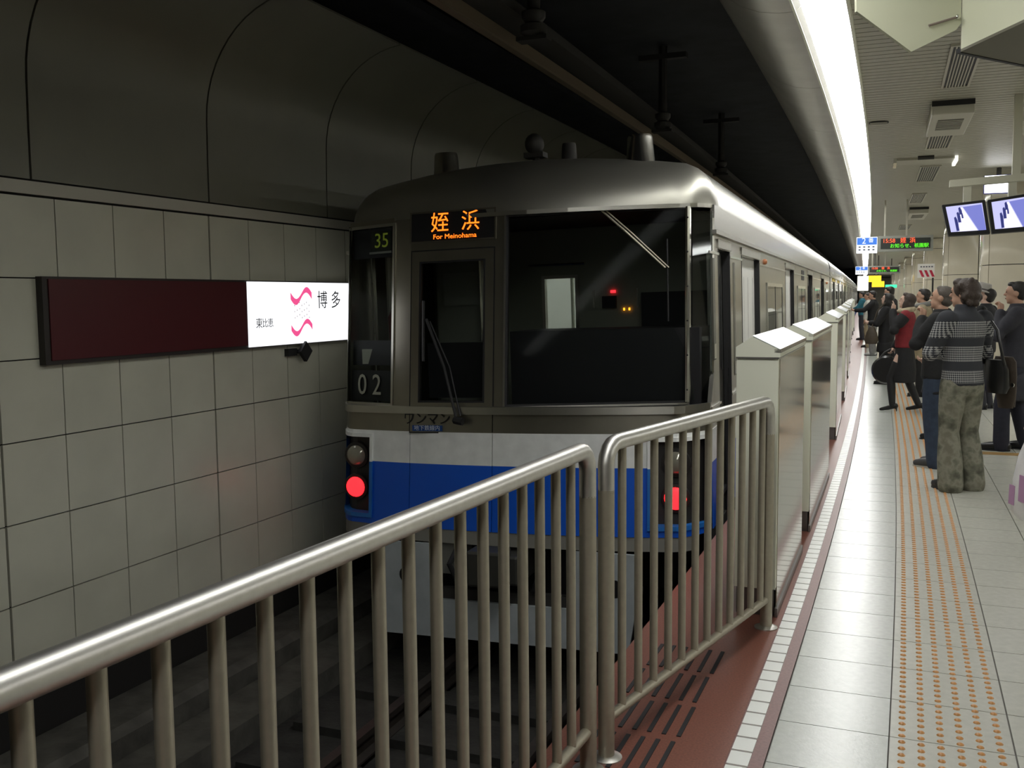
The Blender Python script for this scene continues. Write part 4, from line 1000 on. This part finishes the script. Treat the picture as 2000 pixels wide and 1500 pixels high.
        for i in range(26):
            a = random.uniform(0, 2 * pi); zz = random.uniform(.04, .24); rr = .095 if zz < .19 else .06
            if cos(a) > .35 and zz < .19: continue
            g.ell(hp(rr * sin(a), rr * cos(a) - .02, zz), (.026, .026, .03), 8, 6, HR)
    elif hair == 'bob':
        g.ell(hp(0, -.018, .160), (.090, .098, .086), 16, 10, HR); g.ell(hp(0, -.050, .07), (.088, .066, .11), 14, 8, HR); g.ell(hp(0, .045, .205), (.060, .045, .034), 12, 8, HR)
        for sd in (-1, 1): g.ell(hp(.072 * sd, .0, .07), (.024, .045, .09), 10, 8, HR)
    shell('hair', g, hairm, root, max(.009, vox), 2)
    # shoes
    for sd in (-1, 1):
        kn, an, ya = LL[sd]; an = Vector(an); f = Vector((sin(ya), cos(ya), 0)); g = MB(); gz = an.z - .085
        if heel:
            mtube(g, [Vector((an.x, an.y, gz + .085)) - f * .045, Vector((an.x, an.y, gz + .05)) + f * .06, Vector((an.x, an.y, gz + .028)) + f * .155], [.040, .034, .024], 10)
            g.tube([Vector((an.x, an.y, gz + .06)) - f * .055, Vector((an.x, an.y, gz)) - f * .06], [.016, .008], 8)
        else:
            mtube(g, [Vector((an.x, an.y, gz + .050)) - f * .055, Vector((an.x, an.y, gz + .050)) + f * .04, Vector((an.x, an.y, gz + .040)) + f * .13, Vector((an.x, an.y, gz + .036)) + f * .175], [.048, .050, .042, .033], 12)
        so_ = shell('shoe', g, shoe, root, cv * .8, 3)
        if not heel:
            c0 = Vector((an.x, an.y, gz)); xx = Vector((f.y, -f.x, 0)); poly = []
            for t in range(14):
                q_ = 2 * pi * t / 14; poly.append(c0 + f * (.06 + .150 * cos(q_)) + xx * (.044 * sin(q_)))
            MB().prism(poly, (0, 0, .016)).build('sole', sole or RUB, so_)
    # trousers / skirt
    g = MB()
    if bot == 'trousers':
        g.stack([(0, 0, .78, .15 * fat, .115 * fat), (0, 0, .86, .178 * fat, .132 * fat), (0, 0, .97, .170 * fat, .125 * fat), (0, 0, 1.02, .160 * fat, .118 * fat)])
        for sd in (-1, 1):
            kn, an, _ = LL[sd]; kn, an = Vector(kn), Vector(an); lo = an + Vector((0, -.005, -.035))
            mtube(g, [hip[sd] + Vector((0, 0, -.02)), hip[sd].lerp(kn, .5), kn, kn.lerp(lo, .5), lo], [.106 * fat, .098 * fat, .080 * fat, .078 * flare, .080 * flare])
        shell('trousers', g, bottom, root, cv)
    else:
        g.stack([(0, .01, .42, .20, .165), (0, .0, .60, .205, .16), (0, 0, .80, .19, .14), (0, 0, .95, .168, .122), (0, 0, 1.02, .158, .115)]); shell('skirt', g, bottom, root, cv)
        g = MB()
        for sd in (-1, 1):
            kn, an, _ = LL[sd]; kn, an = Vector(kn), Vector(an); mtube(g, [hip[sd].lerp(kn, .5), kn, kn.lerp(an, .35), an], [.082, .060, .060, .045])
        shell('tights', g, TIGHT, root, cv)
    # upper garment
    g = MB(); wd = .030 if style != 'knit' else .018
    rg = [(0, 0, hem, (.182 if style != 'coat' else .215) * fat, (.138 if style != 'coat' else .17) * fat)]
    if style == 'coat': rg.append((0, 0, (hem + .95) / 2, .20 * fat, .155 * fat))
    for x, y, z, a, c in TR:
        if z > hem + .03 and z < 1.44: rg.append((x, y, z, a * fat + wd, c * fat + wd))
    rg.append((0, -.008, 1.455, .088, .084)); rg.append((0, -.006, 1.49 if style != 'knit' else 1.51, .074, .072))
    g.stack(rg, 20)
    for sd in (-1, 1):
        el, wr, hdv, cu = arms[sd]; el, wr = Vector(el), Vector(wr); e_ = el.lerp(wr, .93)
        mtube(g, [sh[sd], sh[sd].lerp(el, .5), el, el.lerp(wr, .5), e_], [.082, .074, .066, .060, .052 if style != 'knit' else .044])
        if sleeve:
            q_ = MB(); mtube(q_, [sh[sd].lerp(el, .15), sh[sd].lerp(el, .5), el, el.lerp(wr, .5), e_], [.086, .079, .071, .064, .055]); shell('sleeve', q_, sleeve, root, cv)
    shell(style if style != 'knit' else 'sweater', g, top, root, cv)
    if collar:
        g = MB(); n = 16; pts = [Vector((.10 * cos(2 * pi * i / n), -.005 + .095 * sin(2 * pi * i / n), 1.455 + .02 * cos(2 * pi * i / n - pi / 2) * -1)) for i in range(n + 1)]
        g.tube(pts, .042, 8, False); shell('collar', g, collar, root, .014, 2)
    return root
r90 = pi / 2
MOUTH_L = ((-.235, .15, 1.17), (-.075, .145, 1.405), (.40, .0, 1), 1.1)
MOUTH_R = ((.235, .17, 1.17), (.085, .185, 1.415), (-.45, -.1, 1), 1.1)
CRL = ((-.265, .06, 1.12), (.015, .185, 1.12), (1, .05, .12), .45); CRR = ((.265, .06, 1.12), (-.015, .205, 1.17), (-1, .02, -.1), .45)
STEP = {-1: ((-.09, .17, .49), (-.10, .14, .085), 0), 1: ((.09, -.03, .49), (.10, -.20, .085), 0)}
# checked sweater, back to us, arms folded, looking towards the train
person('person in a black and white checked sweater and camouflage trousers, arms folded', 8.62, .43, radians(38), 1.70, SWEAT, CAMO, .862, 'knit', armL=CRL, armR=CRR, hair='shaggy', hairm=HAIRD, hyaw=radians(28), hpitch=radians(-4), shoe=SHOEB, flare=1.25, sole=mat('sole_dark', (.04, .04, .04), .6))
person('person in a black jacket and dark jeans with a fist at the mouth', 9.75, .31, radians(72), 1.66, BLK, JEAN, .70, 'jacket', armL=MOUTH_L, armR=((.25, -.02, 1.12), (.20, .14, 1.0), (-.2, 1, -.2), .8), hair='crop', hairm=HAIRG, hpitch=radians(-14), fat=1.12, flare=1.12, shoe=mat('sneaker_dark', (.05, .05, .05), .5), sole=mat('sole_pale', (.45, .42, .36), .6))
person('person in a red knit vest with fur collar, black skirt and high heels', 14.25, .10, radians(84), 1.60, REDV, BLK, .92, 'jacket', legs=STEP, armL=((-.24, .13, 1.18), (-.075, .165, 1.455), (.30, -.12, 1), .35), armR=((.24, .02, 1.12), (.20, .16, .92), (-.1, .3, -1), .8), hair='bob', hairm=HAIRD, hpitch=radians(-18), skin=SKINF, bot='skirt', heel=True, sleeve=BLK, collar=FUR, vox=.010)
person('person in a dark overcoat holding a hand to the mouth beside a pillar', 11.0, 1.07, radians(80), 1.70, BLK2, NAVY, .52, 'coat', armL=MOUTH_L, hair='short', hpitch=radians(-4), legs={-1: ((-.095, .10, .49), (-.105, .10, .085), 0), 1: ((.095, -.02, .48), (.11, -.12, .085), 0)}, vox=.010)
hatp = person('person in a black jacket and light grey hat looking down', 14.85, 1.13, radians(62), 1.66, BLK, BLK2, .80, 'jacket', armL=((-.24, .06, 1.12), (-.12, .22, 1.05), (.2, 1, .2), .8), hair='short', hpitch=radians(-20), skin=SKINF, vox=.011)
person('person in a long black coat with a brown shoulder bag', 18.5, -.10, radians(80), 1.60, BLK, BLK, .60, 'coat', hair='bob', hairm=HAIRB, hpitch=radians(-16), armL=((-.24, .12, 1.14), (-.14, .26, 1.15), (.2, 1, .2), .8), armR=((.25, .0, 1.12), (.24, .10, .95), (0, .5, -1), .8), skin=SKINF, vox=.012)
person('tall dark haired person whose head shows above the black hooded coat', 22.5, .02, radians(70), 1.74, BLK, BLK, .78, 'jacket', hair='short', vox=.014)
person('person in a beige coat and grey scarf standing past the red vest', 16.4, .40, radians(80), 1.66, BEIGE, BLK, .60, 'coat', hair='short', collar=GREYC, hpitch=radians(-10), vox=.013)
person('dark haired person half hidden between the jeans and the camouflage trousers', 11.6, .42, radians(70), 1.64, BLK, BLK2, .78, 'jacket', hair='short', vox=.012)
person('person in a black jacket reaching out with grey trousers and white shoes', 27, -.30, radians(80), 1.66, BLK, GREYC, .80, 'jacket', hair='short', armL=((-.24, .2, 1.2), (-.2, .42, 1.2), (0, 1, .2), .6), shoe=SHOEW, vox=.015)
person('person in a white top near the screen barriers', 31, -.42, radians(85), 1.62, WHT, BEIGE, .85, 'jacket', hair='short', hairm=HAIRD, vox=.016)
person('person in a teal jacket close to the screen barriers', 36, -.60, radians(85), 1.66, TEAL, BLK2, .85, 'jacket', hair='short', armL=((-.24, .14, 1.15), (-.15, .28, 1.1), (0, 1, .2), .6), vox=.016)
person('person in a black sleeve carrying the white plastic bag', 6.62, .955, radians(20), 1.70, BLK, BLK2, .80, 'jacket', hair='short', armL=((-.26, -.02, 1.10), (-.255, .05, .86), (0, .05, -1), 1.2), vox=.011)
# ---- hat and bags
ht = empty('hat', hatp.location, radians(62) + hd(14.85)); tag(ht, 'light grey brimmed hat on the head looking down', 'hat')
HS = 1.66 / 1.70
hc = Vector((0, .035, 1.47 + .205)) * HS
MB().lathe(hc, [(.135, -.012), (.137, 0), (.095, .010), (.092, .05), (.078, .095), (.03, .10)], (0, -.30, 1), 20).build('crown', mat('hat_felt', (.36, .34, .31), .8), ht, True)
MB().lathe(hc, [(.096, .010), (.096, .030), (.094, .031)], (0, -.30, 1), 20).build('hat_band', mat('hat_band', (.10, .09, .09), .7), ht, True)
def bagp(s, X, rz): return P(X, s), rz + hd(s)
l_, a_ = bagp(8.62, .43, radians(38)); bg = empty('shoulder_bag', l_, a_); tag(bg, 'black leather shoulder bag with metal rings beside the camouflage trousers', 'bag')
MB().stack([(.29, -.05, .79, .05, .10), (.29, -.05, .84, .065, .125), (.285, -.05, .98, .06, .12), (.27, -.05, 1.06, .04, .10)], 18).build('bag_body', SHOEB, bg, True)
MB().tube([(.25, .05, 1.02), (.24, .07, 1.30), (.17, -.01, 1.47), (.20, -.14, 1.30), (.26, -.16, 1.02)], .012, 8).build('strap', SHOEB, bg, True)
MB().lathe((.345, -.16, .86), [(.018, 0), (.018, .006)], (1, 0, 0), 12).build('ring', SHINY, bg)
jk = empty('folded_jacket', l_, a_); tag(jk, 'dark brown jacket hanging folded over the black shoulder bag', 'jacket')
MB().stack([(.41, -.03, .66, .04, .07), (.41, -.03, .75, .05, .09), (.40, -.03, .92, .05, .11), (.39, -.03, 1.04, .05, .11), (.38, -.03, 1.08, .03, .09)], 16).build('jacket_body', cloth('brown_jacket', (.045, .032, .022)), jk, True)
MB().stack([(.50, .02, .66, .03, .05), (.50, .02, .82, .038, .06), (.46, .02, 1.0, .04, .06)], 12).build('sleeve', MATS['brown_jacket'], jk, True)
l_, a_ = bagp(14.25, .10, radians(84)); bg = empty('handbag', l_, a_); tag(bg, 'round black handbag hanging from the hand of the red vest wearer', 'bag')
MB().lathe((.12, .24, .55), [(.03, -.06), (.17, -.055), (.195, -.02), (.195, .02), (.17, .055), (.03, .06)], (1, 0, 0), 26).build('bag_body', SHOEB, bg, True)
MB().tube([(.12, .12, .70), (.14, .16, .80), (.16, .2, .835), (.14, .26, .80), (.12, .34, .70)], .011, 8).build('handle', SHOEB, bg, True)
l_, a_ = bagp(18.5, -.10, radians(80)); bg = empty('shoulder_bag', l_, a_); tag(bg, 'brown cloth shoulder bag against the long black coat', 'bag')
MB().stack([(-.26, .20, .72, .05, .09), (-.26, .20, .78, .06, .12), (-.25, .20, .92, .05, .09), (-.24, .2, 1.02, .02, .04)], 16).build('bag_body', BROWNB, bg, True)
MB().tube([(-.24, .2, 1.0), (-.20, .12, 1.3), (-.15, 0, 1.44)], .011, 8).build('strap', BROWNB, bg, True)
l_, a_ = bagp(6.62, .955, radians(20)); bg = empty('plastic_bag', l_, a_); tag(bg, 'white plastic shopping bag hanging from the black sleeved arm', 'bag')
PLB = mat('white_plastic', (.75, .74, .74), .35, noise=.06, nscale=10, bump=.5, bscale=14)
MB().stack([(-.255, .06, .22, .05, .135), (-.255, .06, .26, .075, .155), (-.255, .06, .45, .07, .15), (-.255, .06, .60, .045, .115), (-.255, .06, .68, .025, .07), (-.255, .06, .755, .014, .03)], 20).build('bag_body', PLB, bg, True)
MB().tube([(-.255, .02, .70), (-.255, .05, .80), (-.255, .09, .70)], .010, 8).build('handle', PLB, bg, True)
for y0, z0, z1 in ((-.03, .34, .50), (.09, .30, .42)):
    MB().prism([(-.329, y0, z0), (-.329, y0 + .07, z0), (-.325, y0 + .07, z1), (-.325, y0, z1)], (.006, 0, 0)).build('print_patch', mat('bag_print', (.45, .25, .42), .5), bg)
